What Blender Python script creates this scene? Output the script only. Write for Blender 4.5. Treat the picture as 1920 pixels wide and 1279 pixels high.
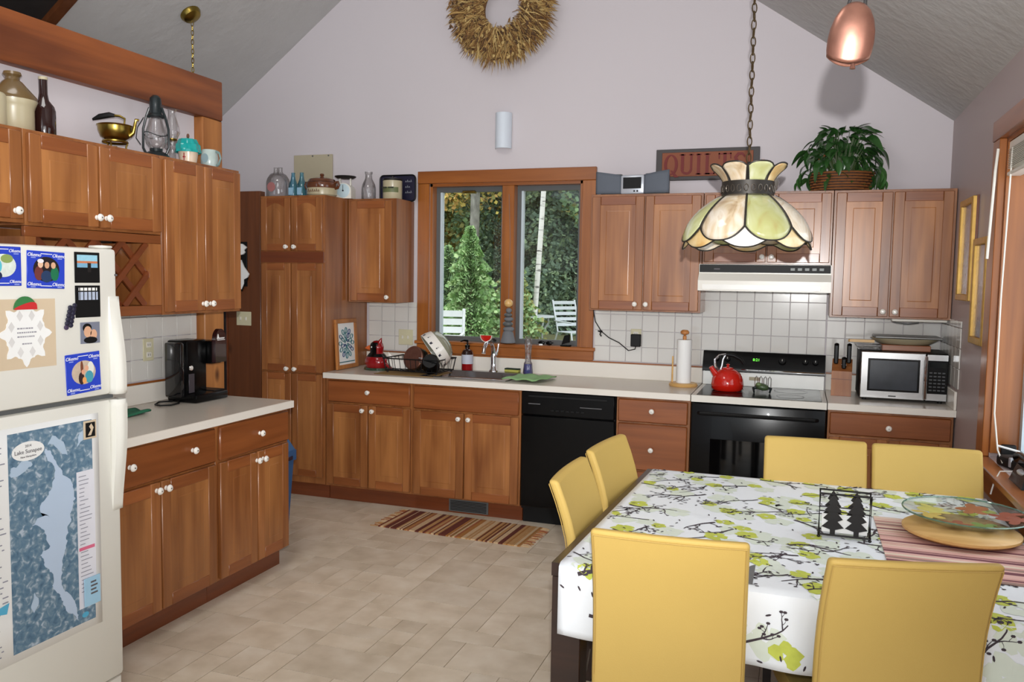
import bpy, bmesh, math, random
from math import pi, sin, cos, radians
from mathutils import Vector, Matrix, Euler
for o in list(bpy.data.objects): bpy.data.objects.remove(o)
SC = bpy.context.scene; COL = SC.collection
R = random.Random(7)

# ------------------------------------------------------------------ camera
cd = bpy.data.cameras.new('camera'); cam = bpy.data.objects.new('camera', cd); COL.objects.link(cam)
CF = Vector((-0.32645, 0.94219, -0.07556)).normalized(); CR = Vector((0.94436, 0.32851, 0.01626)).normalized(); CU = CR.cross(CF)
CP = Vector((0.5964, -5.6379, 1.5912))
cam.matrix_world = Matrix(((CR.x, CU.x, -CF.x, CP.x), (CR.y, CU.y, -CF.y, CP.y), (CR.z, CU.z, -CF.z, CP.z), (0, 0, 0, 1)))
cd.sensor_width = 36; cd.lens = 1556.1 / 1920 * 36; cd.clip_start = .05; cd.clip_end = 300
SC.camera = cam
# ------------------------------------------------------------------ world, lights, exposure
SC.view_settings.view_transform = 'Standard'; SC.view_settings.look = 'None'
SC.view_settings.gamma = 1; SC.view_settings.use_curve_mapping = False
SC.view_settings.exposure = -0.2
W = bpy.data.worlds.new('overcast sky'); SC.world = W; W.use_nodes = True
nt = W.node_tree; bg = nt.nodes['Background']
tc = nt.nodes.new('ShaderNodeTexCoord'); sx = nt.nodes.new('ShaderNodeSeparateXYZ'); rp = nt.nodes.new('ShaderNodeValToRGB')
nt.links.new(tc.outputs['Generated'], sx.inputs[0]); nt.links.new(sx.outputs['Z'], rp.inputs[0]); nt.links.new(rp.outputs[0], bg.inputs[0])
rp.color_ramp.elements[0].color = (.62, .68, .74, 1); rp.color_ramp.elements[1].color = (.92, .97, 1, 1)
bg.inputs[1].default_value = 2.5
def light(name, kind, loc, energy, color=(1, 1, 1), aim=None, **kw):
    d = bpy.data.lights.new(name, kind); d.energy = energy; d.color = color
    for k, v in kw.items(): setattr(d, k, v)
    o = bpy.data.objects.new(name, d); COL.objects.link(o); o.location = loc
    if aim is not None: o.rotation_euler = (Vector(aim) - Vector(loc)).to_track_quat('-Z', 'Y').to_euler()
    return o
# the camera's own flash, just above the lens, daylight from side and rear windows, plus added fill lamps
FL = CP + CU * .13 + CR * .022
light('camera_flash', 'SPOT', FL, 600, (1, .995, .985), FL + (CF * 1 + CU * .33), spot_size=radians(98), spot_blend=1.0, shadow_soft_size=.012)
light('daylight_side_window', 'AREA', (1.95, -2.35, 1.62), 8, (.93, .97, 1), (0, -2.35, 1.2), shape='RECTANGLE', size=1.7, size_y=1.35)
light('fill_rear_side', 'AREA', (1.50, -5.9, 1.25), 42, (1, .97, .93), (-2.2, -3.0, .5), shape='RECTANGLE', size=2.2, size_y=1.9)  # added fill in an unseen wall opening, lifts floor and base cabinets
light('fill_overhead', 'AREA', (-1.3, -3.7, 4.25), 48, (1, .98, .95), (-1.3, -2.4, 0), shape='RECTANGLE', size=1.6, size_y=1.2)  # added overhead fill with no opening behind it, brightens the floor
light('daylight_rear_windows', 'AREA', (-1.2, -7.9, 2.4), 4, (1, .92, .84), (-1.0, 0, 1.5), shape='RECTANGLE', size=4.2, size_y=2.6)
try:
    SC.cycles.use_denoising = True; SC.cycles.max_bounces = 8; SC.cycles.transparent_max_bounces = 12
    SC.cycles.sample_clamp_indirect = 4; SC.cycles.caustics_reflective = False; SC.cycles.caustics_refractive = False
except Exception: pass

# ------------------------------------------------------------------ materials
def lin(c): return tuple((v / 255 / 12.92 if v / 255 <= .04045 else ((v / 255 + .055) / 1.055) ** 2.4) for v in c) + (1,)
def base(name):
    m = bpy.data.materials.new(name); m.use_nodes = True
    return m, m.node_tree, m.node_tree.nodes['Principled BSDF'], m.node_tree.nodes.new, m.node_tree.links.new
def mat(name, c, rough=.5, metal=0, var=.12, scale=6, bump=0, bscale=80, bdist=.004, coat=0, spec=.5, emit=None, trans=0, alpha=None, rand=0, ior=1.45):
    m, t, p, N, L = base(name)
    p.inputs['Roughness'].default_value = rough; p.inputs['Metallic'].default_value = metal
    p.inputs['Coat Weight'].default_value = coat; p.inputs['Specular IOR Level'].default_value = spec
    p.inputs['Transmission Weight'].default_value = trans; p.inputs['IOR'].default_value = ior
    co = N('ShaderNodeTexCoord'); n = N('ShaderNodeTexNoise'); n.inputs['Scale'].default_value = scale; n.inputs['Detail'].default_value = 4
    L(co.outputs['Object'], n.inputs['Vector'])
    mx = N('ShaderNodeMix'); mx.data_type = 'RGBA'; a = lin(c)
    mx.inputs['A'].default_value = tuple(v * (1 - var) for v in a[:3]) + (1,); mx.inputs['B'].default_value = tuple(min(1, v * (1 + var)) for v in a[:3]) + (1,)
    L(n.outputs['Fac'], mx.inputs['Factor']); out = mx.outputs['Result']
    if rand:
        oi = N('ShaderNodeObjectInfo'); hs = N('ShaderNodeHueSaturation'); mr = N('ShaderNodeMapRange')
        mr.inputs['To Min'].default_value = 1 - rand; mr.inputs['To Max'].default_value = 1 + rand
        L(oi.outputs['Random'], mr.inputs['Value']); L(mr.outputs[0], hs.inputs['Value']); L(out, hs.inputs['Color']); out = hs.outputs[0]
    L(out, p.inputs['Base Color'])
    if bump:
        n2 = N('ShaderNodeTexNoise'); n2.inputs['Scale'].default_value = bscale; n2.inputs['Detail'].default_value = 3
        L(co.outputs['Object'], n2.inputs['Vector']); b = N('ShaderNodeBump'); b.inputs['Strength'].default_value = bump; b.inputs['Distance'].default_value = bdist
        L(n2.outputs['Fac'], b.inputs['Height']); L(b.outputs[0], p.inputs['Normal'])
    if emit: p.inputs['Emission Color'].default_value = lin(c); p.inputs['Emission Strength'].default_value = emit
    if alpha is not None: p.inputs['Alpha'].default_value = alpha
    return m
def wood(name, c1, c2, axis='z', rough=.32, fine=26, blotch=.35, knots=False, coat=.25, rnd=.10):
    m, t, p, N, L = base(name)
    co = N('ShaderNodeTexCoord'); oi = N('ShaderNodeObjectInfo'); ad = N('ShaderNodeVectorMath'); ml = N('ShaderNodeMath'); ml.operation = 'MULTIPLY'; ml.inputs[1].default_value = 40
    L(oi.outputs['Random'], ml.inputs[0]); L(co.outputs['Object'], ad.inputs[0]); L(ml.outputs[0], ad.inputs[1])
    mp = N('ShaderNodeMapping'); s = [fine] * 3; s['xyz'.index(axis)] = fine * .055
    mp.inputs['Scale'].default_value = s; L(ad.outputs[0], mp.inputs[0])
    n = N('ShaderNodeTexNoise'); n.inputs['Scale'].default_value = 1; n.inputs['Detail'].default_value = 6; n.inputs['Distortion'].default_value = .6; L(mp.outputs[0], n.inputs['Vector'])
    mp2 = N('ShaderNodeMapping'); s = [9] * 3; s['xyz'.index(axis)] = 1.6; mp2.inputs['Scale'].default_value = s; L(ad.outputs[0], mp2.inputs[0])
    n2 = N('ShaderNodeTexNoise'); n2.inputs['Scale'].default_value = 1; n2.inputs['Detail'].default_value = 2; L(mp2.outputs[0], n2.inputs['Vector'])
    m1 = N('ShaderNodeMix'); m1.inputs['Factor'].default_value = blotch; L(n.outputs['Fac'], m1.inputs['A']); L(n2.outputs['Fac'], m1.inputs['B'])
    r = N('ShaderNodeValToRGB'); e = r.color_ramp.elements; e[0].position = .33; e[1].position = .67; e[0].color = lin(c1); e[1].color = lin(c2)
    L(m1.outputs[0], r.inputs[0]); out = r.outputs[0]
    if knots:
        v = N('ShaderNodeTexVoronoi'); mk = N('ShaderNodeMapping'); s = [4.5] * 3; s['xyz'.index(axis)] = 2.2; mk.inputs['Scale'].default_value = s
        L(ad.outputs[0], mk.inputs[0]); L(mk.outputs[0], v.inputs['Vector']); v.inputs['Scale'].default_value = 1
        kr = N('ShaderNodeValToRGB'); kr.color_ramp.elements[0].position = .05; kr.color_ramp.elements[1].position = .13; kr.color_ramp.elements[0].color = (.12, .06, .03, 1); kr.color_ramp.elements[1].color = (1, 1, 1, 1)
        L(v.outputs['Distance'], kr.inputs[0]); km = N('ShaderNodeMix'); km.data_type = 'RGBA'; km.blend_type = 'MULTIPLY'; km.inputs['Factor'].default_value = 1
        L(out, km.inputs['A']); L(kr.outputs[0], km.inputs['B']); out = km.outputs['Result']
    hs = N('ShaderNodeHueSaturation'); mr = N('ShaderNodeMapRange'); mr.inputs['To Min'].default_value = 1 - rnd; mr.inputs['To Max'].default_value = 1 + rnd
    L(oi.outputs['Random'], mr.inputs['Value']); L(mr.outputs[0], hs.inputs['Value']); L(out, hs.inputs['Color']); L(hs.outputs[0], p.inputs['Base Color'])
    p.inputs['Roughness'].default_value = rough; p.inputs['Coat Weight'].default_value = coat; p.inputs['Coat Roughness'].default_value = .18
    b = N('ShaderNodeBump'); b.inputs['Strength'].default_value = .06; b.inputs['Distance'].default_value = .002; L(n.outputs['Fac'], b.inputs['Height']); L(b.outputs[0], p.inputs['Normal'])
    return m
def glass(name, tint=(1, 1, 1), refl=.08, rough=.02, dens=0.0, body=(200, 210, 210)):
    # thin clear glass: see-through with a fresnel gloss and a little body colour
    m, t, p, N, L = base(name); out = t.nodes['Material Output']
    tr = N('ShaderNodeBsdfTransparent'); tr.inputs[0].default_value = tint + (1,)
    gl = N('ShaderNodeBsdfGlossy'); gl.inputs['Roughness'].default_value = rough
    df = N('ShaderNodeBsdfDiffuse'); df.inputs[0].default_value = lin(body)
    lw = N('ShaderNodeLayerWeight'); lw.inputs[0].default_value = .35
    ml = N('ShaderNodeMath'); ml.operation = 'MULTIPLY_ADD'; ml.inputs[1].default_value = .55 * min(1, refl * 8); ml.inputs[2].default_value = refl * .6
    L(lw.outputs['Fresnel'], ml.inputs[0])
    a = N('ShaderNodeMixShader'); a.inputs[0].default_value = dens; L(tr.outputs[0], a.inputs[1]); L(df.outputs[0], a.inputs[2])
    b = N('ShaderNodeMixShader'); L(ml.outputs[0], b.inputs[0]); L(a.outputs[0], b.inputs[1]); L(gl.outputs[0], b.inputs[2]); L(b.outputs[0], out.inputs[0])
    return m
def ramp_mat(name, cols, axis='x', scale=1.0, kind='noise', rough=.6, stretch=(1, 1, 1), metal=0, distort=0, detail=4, constant=False, bump=0):
    m, t, p, N, L = base(name); co = N('ShaderNodeTexCoord'); mp = N('ShaderNodeMapping'); mp.inputs['Scale'].default_value = stretch; L(co.outputs['Object'], mp.inputs[0])
    if kind == 'wave':
        n = N('ShaderNodeTexWave'); n.bands_direction = axis.upper(); n.inputs['Distortion'].default_value = distort; n.inputs['Detail'].default_value = detail
    else:
        n = N('ShaderNodeTexNoise'); n.inputs['Detail'].default_value = detail; n.inputs['Distortion'].default_value = distort
    n.inputs['Scale'].default_value = scale; L(mp.outputs[0], n.inputs['Vector'])
    r = N('ShaderNodeValToRGB'); e = r.color_ramp.elements
    while len(e) < len(cols): e.new(.5)
    for el, (pos, c) in zip(e, cols): el.position = pos; el.color = lin(c)
    if constant: r.color_ramp.interpolation = 'CONSTANT'
    L(n.outputs['Fac'], r.inputs[0]); L(r.outputs[0], p.inputs['Base Color'])
    p.inputs['Roughness'].default_value = rough; p.inputs['Metallic'].default_value = metal
    if bump:
        b = N('ShaderNodeBump'); b.inputs['Strength'].default_value = bump; b.inputs['Distance'].default_value = .003; L(n.outputs['Fac'], b.inputs['Height']); L(b.outputs[0], p.inputs['Normal'])
    return m
M = {}
M['mv'] = wood('maple_upright_grain', (122, 70, 34), (168, 108, 60), 'z', blotch=.5)
M['mh'] = wood('maple_rail_grain', (122, 66, 32), (156, 92, 48), 'x')
M['mp'] = wood('maple_panel', (124, 72, 35), (182, 121, 68), 'z', blotch=.66)
M['mf'] = wood('maple_drawer_front', (116, 62, 28), (150, 86, 44), 'x', blotch=.45)
M['mk'] = wood('maple_kick_board', (96, 46, 22), (122, 62, 30), 'x')
M['pine'] = wood('stained_pine_casing', (132, 74, 26), (176, 106, 46), 'z', knots=True, fine=18)
M['pineh'] = wood('stained_pine_head_casing', (132, 72, 26), (170, 100, 42), 'x', knots=True, fine=18)
M['piney'] = wood('stained_pine_sill', (132, 72, 30), (172, 104, 52), 'y', knots=True, fine=18)
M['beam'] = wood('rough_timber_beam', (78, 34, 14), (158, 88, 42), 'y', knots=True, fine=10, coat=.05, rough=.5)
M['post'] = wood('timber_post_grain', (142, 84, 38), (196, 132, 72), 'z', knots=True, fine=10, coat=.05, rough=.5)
M['darkwood'] = wood('wenge_table_wood', (34, 20, 16), (50, 30, 22), 'x', rough=.35)
M['panelwood'] = wood('dark_panel_wood', (84, 46, 24), (108, 62, 34), 'z', knots=True)
M['bamboo'] = wood('light_board_wood', (196, 150, 84), (228, 186, 120), 'x', rough=.45)
M['block'] = wood('knife_block_wood', (132, 76, 38), (168, 106, 58), 'z', rough=.4)
M['wall'] = mat('painted_wall', (206, 199, 203), .75, var=.02, scale=1.5, bump=.05, bscale=120)
M['wallr'] = mat('shaded_mauve_side_wall', (176, 160, 158), .42, var=.03, scale=1.5, bump=.04, bscale=90)  # darker than the back wall: grazing-light shade is mixed into the colour
M['ceil'] = mat('swirled_plaster_ceiling', (188, 187, 186), .8, var=.07, scale=4, bump=.32, bscale=14, bdist=.02)
M['grout'] = mat('tile_grout', (176, 170, 164), .8)
M['tilew'] = mat('white_glazed_tile', (214, 211, 205), .14, var=.02, rand=.02, coat=.3)
M['fgrout'] = mat('floor_joint', (148, 130, 110), .8, var=.1)
M['ftile'] = ramp_mat('sheet_stone_tile', [(.25, (204, 188, 164)), (.5, (222, 207, 185)), (.75, (236, 224, 205))], scale=7, rough=.42, detail=6)
M['lam'] = mat('laminate_top', (204, 196, 184), .25, var=.04, scale=200)
M['lamw'] = mat('laminate_edge_white', (230, 224, 214), .35, var=.02)
M['white'] = mat('white_enamel', (226, 222, 212), .3, var=.02)
M['cream'] = mat('fridge_almond_enamel', (227, 225, 216), .35, var=.015, bump=.06, bscale=220)
M['knob'] = mat('white_ceramic', (238, 234, 226), .12, var=.01, coat=.5)
M['black'] = mat('black_gloss', (7, 7, 8), .24, var=.05, coat=.04, spec=.22)
M['blackm'] = mat('black_matte', (14, 14, 15), .5, var=.1, spec=.3)
M['iron'] = mat('dark_iron', (44, 42, 42), .45, metal=.6, var=.15)
M['steel'] = mat('brushed_steel', (190, 190, 190), .26, metal=1, var=.08, scale=40)
M['chrome'] = mat('chrome', (225, 225, 228), .06, metal=1, var=.02)
M['greym'] = mat('grey_window_metal', (92, 94, 94), .4, var=.06)
M['alum'] = mat('pale_sash_metal', (198, 212, 220), .3, var=.03)
M['brass'] = mat('aged_brass', (150, 128, 62), .28, metal=1, var=.2, scale=20)
M['gold'] = mat('gold_leaf_frame', (204, 164, 88), .4, metal=.6, var=.25, scale=30)
M['copper'] = mat('worn_copper', (158, 112, 96), .36, metal=.9, var=.3, scale=40)
M['pane'] = glass('window_pane_glass', (1, 1, 1), .03)
M['clear'] = glass('clear_bottle_glass', (.9, .9, .9), .16, dens=.10, body=(190, 180, 182))
M['blueglass'] = glass('blue_bottle_glass', (.50, .78, .88), .14, dens=.10, body=(70, 170, 200))
M['greenglass'] = glass('plate_glass', (.97, .99, .98), .07, dens=.03, body=(190, 215, 200))
M['yel'] = mat('yellow_leatherette', (196, 165, 92), .52, var=.04, scale=5, bump=.10, bscale=320, spec=.22)
M['yels'] = mat('yellow_seam', (186, 154, 84), .5, var=.05)
M['cloth'] = mat('white_tablecloth', (232, 236, 240), .85, var=.02, bump=.1, bscale=500)
M['p_y'] = mat('print_lime_blossom', (190, 198, 84), .85, var=.3, scale=30)
M['p_g'] = mat('print_pale_blossom', (215, 223, 209), .85, var=.05, scale=30)
M['p_b'] = mat('print_branch', (64, 54, 60), .85, var=.2)
M['blue'] = mat('royal_blue_print', (40, 66, 190), .4, var=.05)
M['bin'] = mat('blue_plastic_bin', (44, 84, 128), .45, var=.05)
M['red'] = mat('red_enamel', (196, 30, 18), .1, var=.04, coat=.6)
M['redd'] = mat('deep_red_glaze', (140, 14, 20), .15, var=.15, coat=.5)
M['darkred'] = mat('dark_red_paint', (112, 30, 26), .6, var=.1)
M['orange'] = mat('orange_beak', (214, 104, 50), .4)
M['teal'] = mat('teal_icing_glaze', (20, 150, 146), .2, var=.12, scale=30, coat=.5)
M['paper'] = mat('white_paper', (238, 238, 236), .8, var=.01)
M['ink'] = mat('grey_ink', (96, 92, 96), .8)
M['tan'] = mat('tan_card', (208, 188, 160), .8, var=.03)
M['leaf'] = mat('houseplant_leaf', (46, 84, 38), .28, var=.3, scale=12, coat=.3, rand=.3)
M['wicker'] = mat('brown_wicker', (132, 82, 44), .5, var=.3, scale=40)
M['straw'] = mat('dried_grass_straw', (174, 140, 84), .8, var=.25, scale=30)
M['straw2'] = mat('dried_grass_brown', (128, 92, 52), .8, var=.25, scale=30)
M['straw3'] = mat('dried_grass_pale', (198, 170, 112), .8, var=.2, scale=30)
M['stone'] = mat('grey_felt_stone', (112, 114, 118), .8, var=.12, scale=20)
M['almond'] = mat('almond_plastic', (206, 200, 168), .4, var=.02)
M['beige'] = mat('beige_board', (178, 168, 144), .8, var=.04)
M['stoneware'] = mat('stoneware_cream', (186, 176, 146), .3, var=.06, coat=.2)
M['brownglaze'] = mat('brown_glaze', (98, 56, 34), .15, var=.15, coat=.5)
M['brownglass'] = mat('brown_bottle_glass', (40, 18, 16), .08, var=.1, coat=.6)
M['lantern'] = mat('dark_green_lantern_enamel', (26, 34, 36), .3, var=.1)
M['navy'] = mat('navy_tray_enamel', (34, 32, 52), .35, var=.1)
M['sky'] = mat('picture_sky_blue', (150, 190, 214), .5)
M['skin'] = mat('picture_skin', (214, 166, 134), .5)
M['green'] = mat('green_fabric', (36, 104, 76), .85, var=.15, bump=.3, bscale=200)
M['mint'] = mat('green_dishcloth', (138, 178, 122), .9, var=.12, bump=.5, bscale=160)
M['silver'] = mat('silver_plastic', (186, 190, 198), .3, metal=.3)
M['greyfab'] = mat('blue_grey_speaker_cloth', (96, 102, 112), .8, var=.08, bump=.3, bscale=500)
M['lead'] = mat('dark_lead_came', (52, 48, 44), .45, metal=.5, var=.2, scale=60)
M['signbrown'] = mat('sign_brown_board', (134, 72, 42), .6, var=.15)
M['signdark'] = mat('sign_dark_frame', (70, 66, 66), .6, var=.15)
M['lcd'] = mat('green_clock_digits', (120, 255, 80), .5, emit=1.2)
M['rag'] = [mat('rag_' + n, c, .95, var=.2, scale=60, bump=.5, bscale=180) for n, c in dict(tan=(186, 142, 92), cream=(206, 176, 138), maroon=(104, 50, 38), ochre=(170, 116, 60), rust=(160, 96, 62), olive=(138, 112, 66)).items()]

# ------------------------------------------------------------------ mesh builder
class MB:
    def __init__(s): s.v = []; s.f = []; s.mi = []
    def add(s, vs, fs, m=0):
        k = len(s.v); s.v += [tuple(v) for v in vs]; s.f += [tuple(i + k for i in f) for f in fs]; s.mi += [m] * len(fs); return s
    def box(s, x0, x1, y0, y1, z0, z1, m=0, c=0):
        if c <= 0:
            return s.add([(x0, y0, z0), (x1, y0, z0), (x1, y1, z0), (x0, y1, z0), (x0, y0, z1), (x1, y0, z1), (x1, y1, z1), (x0, y1, z1)],
                         [(0, 3, 2, 1), (4, 5, 6, 7), (0, 1, 5, 4), (1, 2, 6, 5), (2, 3, 7, 6), (3, 0, 4, 7)], m)
        c = min(c, (x1 - x0) * .49, (y1 - y0) * .49, (z1 - z0) * .49)
        bm = bmesh.new(); bmesh.ops.create_cube(bm, size=1)
        for v in bm.verts: v.co = ((x0 + x1) / 2 + v.co.x * (x1 - x0), (y0 + y1) / 2 + v.co.y * (y1 - y0), (z0 + z1) / 2 + v.co.z * (z1 - z0))
        bmesh.ops.bevel(bm, geom=bm.edges[:], offset=c, segments=2 if c > .006 else 1, affect='EDGES', profile=.5)
        bm.verts.index_update(); s.add([v.co[:] for v in bm.verts], [[v.index for v in f.verts] for f in bm.faces], m); bm.free(); return s
    def tube(s, pts, r, n=8, m=0, closed=False, flat=1.0):
        P = [Vector(p) for p in pts]; k = len(P); rs = r if isinstance(r, (list, tuple)) else [r] * k
        vs = []; up = None
        for i in range(k):
            a = P[(i - 1) % k] if (closed or i > 0) else P[i]; b = P[(i + 1) % k] if (closed or i < k - 1) else P[i]
            t = (b - a).normalized() if (b - a).length > 1e-9 else Vector((0, 0, 1))
            if up is None:
                up = Vector((0, 0, 1)) if abs(t.z) < .9 else Vector((1, 0, 0))
            x = t.cross(up); x = x.normalized() if x.length > 1e-6 else t.orthogonal().normalized(); up = x.cross(t).normalized()
            for j in range(n):
                a_ = 2 * pi * j / n; vs.append(P[i] + x * cos(a_) * rs[i] + up * sin(a_) * rs[i] * flat)
        fs = []
        for i in range(k if closed else k - 1):
            for j in range(n):
                a0 = i * n + j; a1 = i * n + (j + 1) % n; b0 = ((i + 1) % k) * n + j; b1 = ((i + 1) % k) * n + (j + 1) % n
                fs.append((a0, a1, b1, b0))
        if not closed: fs += [tuple(range(n))[::-1], tuple(range((k - 1) * n, k * n))]
        return s.add(vs, fs, m)
    def lathe(s, prof, o=(0, 0, 0), n=20, m=0, ax=(0, 0, 1), sc=(1, 1), a0=0, a1=2 * pi):
        ax = Vector(ax).normalized(); x = ax.orthogonal().normalized() if abs(ax.z) < .999 else Vector((1, 0, 0)); y = ax.cross(x); o = Vector(o)
        full = abs(a1 - a0 - 2 * pi) < 1e-6; nn = n if full else n + 1; vs = []; fs = []; ms = []
        for pr in prof:
            r, h = pr[0], pr[1]; r = max(r, 1e-5)
            for j in range(nn):
                a = a0 + (a1 - a0) * j / n; vs.append(o + ax * h + x * cos(a) * r * sc[0] + y * sin(a) * r * sc[1])
        k = len(s.v); s.v += [tuple(v) for v in vs]
        for i in range(len(prof) - 1):
            mm = prof[i][2] if len(prof[i]) > 2 else m
            for j in range(n):
                j2 = (j + 1) % nn
                s.f.append((k + i * nn + j, k + i * nn + j2, k + (i + 1) * nn + j2, k + (i + 1) * nn + j)); s.mi.append(mm)
        return s
    def prism(s, pts, h0, h1, plane='xz', m=0):
        # plane xz: (u,v)->x,z with h along y ; xy: h along z ; yz: h along x
        f = {'xz': lambda u, v, h: (u, h, v), 'xy': lambda u, v, h: (u, v, h), 'yz': lambda u, v, h: (h, u, v)}[plane]
        n = len(pts); vs = [f(u, v, h0) for u, v in pts] + [f(u, v, h1) for u, v in pts]
        return s.add(vs, [tuple(range(n))[::-1], tuple(range(n, 2 * n))] + [(i, (i + 1) % n, n + (i + 1) % n, n + i) for i in range(n)], m)
    def grid(s, fn, nu, nv, m=0, wrap=False):
        nn = nu if wrap else nu + 1
        vs = [fn(i / nu, j / nv) for j in range(nv + 1) for i in range(nn)]
        fs = [(j * nn + i, j * nn + (i + 1) % nn, (j + 1) * nn + (i + 1) % nn, (j + 1) * nn + i) for j in range(nv) for i in range(nu)]
        return s.add(vs, fs, m)
    def ell(s, c, r, m=0, n=16, k=10, rot=None):
        mt = Euler(rot).to_matrix() if rot else None; c = Vector(c)
        def fn(u, v):
            a = 2 * pi * u; b = pi * (v - .5); b = max(-pi / 2 + .001, min(pi / 2 - .001, b))
            p = Vector((r[0] * cos(b) * cos(a), r[1] * cos(b) * sin(a), r[2] * sin(b)))
            return c + (mt @ p if mt else p)
        return s.grid(fn, n, k, m, wrap=True)
    def ngon(s, pts, m=0): return s.add(pts, [tuple(range(len(pts)))], m)
    def xf(s, k, mtx):
        for i in range(k, len(s.v)): s.v[i] = tuple(mtx @ Vector(s.v[i]))
        return s
    def build(s, name, mats, parent=None, recalc=True, solid=0, sub=0, weld=False, sharp=38):
        me = bpy.data.meshes.new(name); me.from_pydata(s.v, [], s.f)
        mats = mats if isinstance(mats, (list, tuple)) else [mats]
        for m in mats: me.materials.append(M[m] if isinstance(m, str) else m)
        me.polygons.foreach_set('material_index', s.mi)
        if recalc or weld:
            bm = bmesh.new(); bm.from_mesh(me)
            if weld: bmesh.ops.remove_doubles(bm, verts=bm.verts, dist=1e-5)
            if recalc: bmesh.ops.recalc_face_normals(bm, faces=bm.faces)
            bm.to_mesh(me); bm.free()
        me.shade_smooth(); me.set_sharp_from_angle(angle=radians(sharp))
        o = bpy.data.objects.new(name, me); COL.objects.link(o)
        if solid: md = o.modifiers.new('thickness', 'SOLIDIFY'); md.thickness = solid; md.offset = 0
        if sub: md = o.modifiers.new('smooth', 'SUBSURF'); md.levels = sub; md.render_levels = sub
        if parent: o.parent = parent
        return o
def thing(name, label, cat, loc=(0, 0, 0), rz=0, group=None):
    o = bpy.data.objects.new(name, None); COL.objects.link(o); o.location = loc; o.rotation_euler = (0, 0, rz); o.empty_display_size = .1
    return tag(o, label, cat, group)
def tag(o, label, cat, group=None):
    o['label'] = label; o['category'] = cat
    if group: o['group'] = group
    return o
def struct(o): o['kind'] = 'structure'; return o
def stuff(o): o['kind'] = 'stuff'; return o
def copy_part(o, parent, loc=None, rot=None, scale=None, name=None):
    c = o.copy(); COL.objects.link(c); c.parent = parent
    if loc is not None: c.location = loc
    if rot is not None: c.rotation_euler = rot
    if scale is not None: c.scale = scale
    return c
def copy_tree(o, loc, rz, label, group=None):
    r = o.copy(); COL.objects.link(r); r.location = loc; r.rotation_euler = (0, 0, rz); r['label'] = label
    for ch in o.children:
        c = copy_part(ch, r)
        for g in ch.children: copy_part(g, c)
    return r
def text(body, size, m, parent, loc, rot, name='lettering', depth=.0004, shear=0, bold=0, sx=1):
    cu = bpy.data.curves.new(name, 'FONT'); cu.body = body; cu.size = size; cu.extrude = depth; cu.align_x = 'CENTER'; cu.align_y = 'CENTER'; cu.shear = shear; cu.offset = bold; cu.resolution_u = 3
    t = bpy.data.objects.new(name, cu); COL.objects.link(t)
    me = bpy.data.meshes.new_from_object(t.evaluated_get(bpy.context.evaluated_depsgraph_get()))
    bpy.data.objects.remove(t); me.materials.clear(); me.materials.append(M[m] if isinstance(m, str) else m); me.name = name
    o = bpy.data.objects.new(name, me); COL.objects.link(o); o.parent = parent; o.location = loc; o.rotation_euler = rot; o.scale = (sx, 1, 1)
    o['kind'] = 'stuff'
    return o
FACE = (pi / 2, 0, 0)          # text that stands upright and faces -y of its thing
def circ(n, r, cx=0, cz=0, sz=1): return [(cx + r * cos(2 * pi * i / n), cz + r * sz * sin(2 * pi * i / n)) for i in range(n)]

# ------------------------------------------------------------------ room shell
XR = 1.42; RX, RZ = -1.496, 4.60; XO = -4.3
def roof(x): return RZ - .695 * (x - RX) if x > RX else RZ - .744 * (RX - x)
RB = -8.2
b = MB(); b.box(XO - .2, XR + .3, RB, .3, -.2, -.006); floor = struct(b.build('floor', 'fgrout'))
# floor tiles: a random mix of squares and oblongs on a 15 cm module
cell = .122; nx, ny = 36, 38; ox, oy = -3.04, -5.06; used = set(); rt = random.Random(3); protos = {}; rest = MB()
for j in range(ny):
    for i in range(nx):
        if (i, j) in used: continue
        for (w, h) in rt.sample([(2, 2), (2, 1), (1, 2), (2, 1), (1, 1), (1, 2), (3, 2), (2, 3)], 8) + [(1, 1)]:
            cells = [(i + a, j + c) for a in range(w) for c in range(h)]
            if all(q not in used and q[0] < nx and q[1] < ny for q in cells): break
        used.update(cells); x0, y0 = ox + i * cell, oy + j * cell; g = .0014
        if x0 > .05 or (x0 + w * cell < -2.06 and y0 < -1.9) or y0 + h * cell > -.44 or y0 + h * cell < -3.30 + .384 * (x0 + w * cell + 1.83):
            rest.box(x0 + g, x0 + w * cell - g, y0 + g, y0 + h * cell - g, -.007, 0); continue
        if (w, h) not in protos:
            t = MB().box(-w * cell / 2 + g, w * cell / 2 - g, -h * cell / 2 + g, h * cell / 2 - g, -.007, 0).build('tile', 'ftile', floor); protos[(w, h)] = t
        else: t = copy_part(protos[(w, h)], floor)
        t.location = (x0 + w * cell / 2, y0 + h * cell / 2, 0)
stuff(rest.build('floor_tile', 'ftile', floor))
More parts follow.
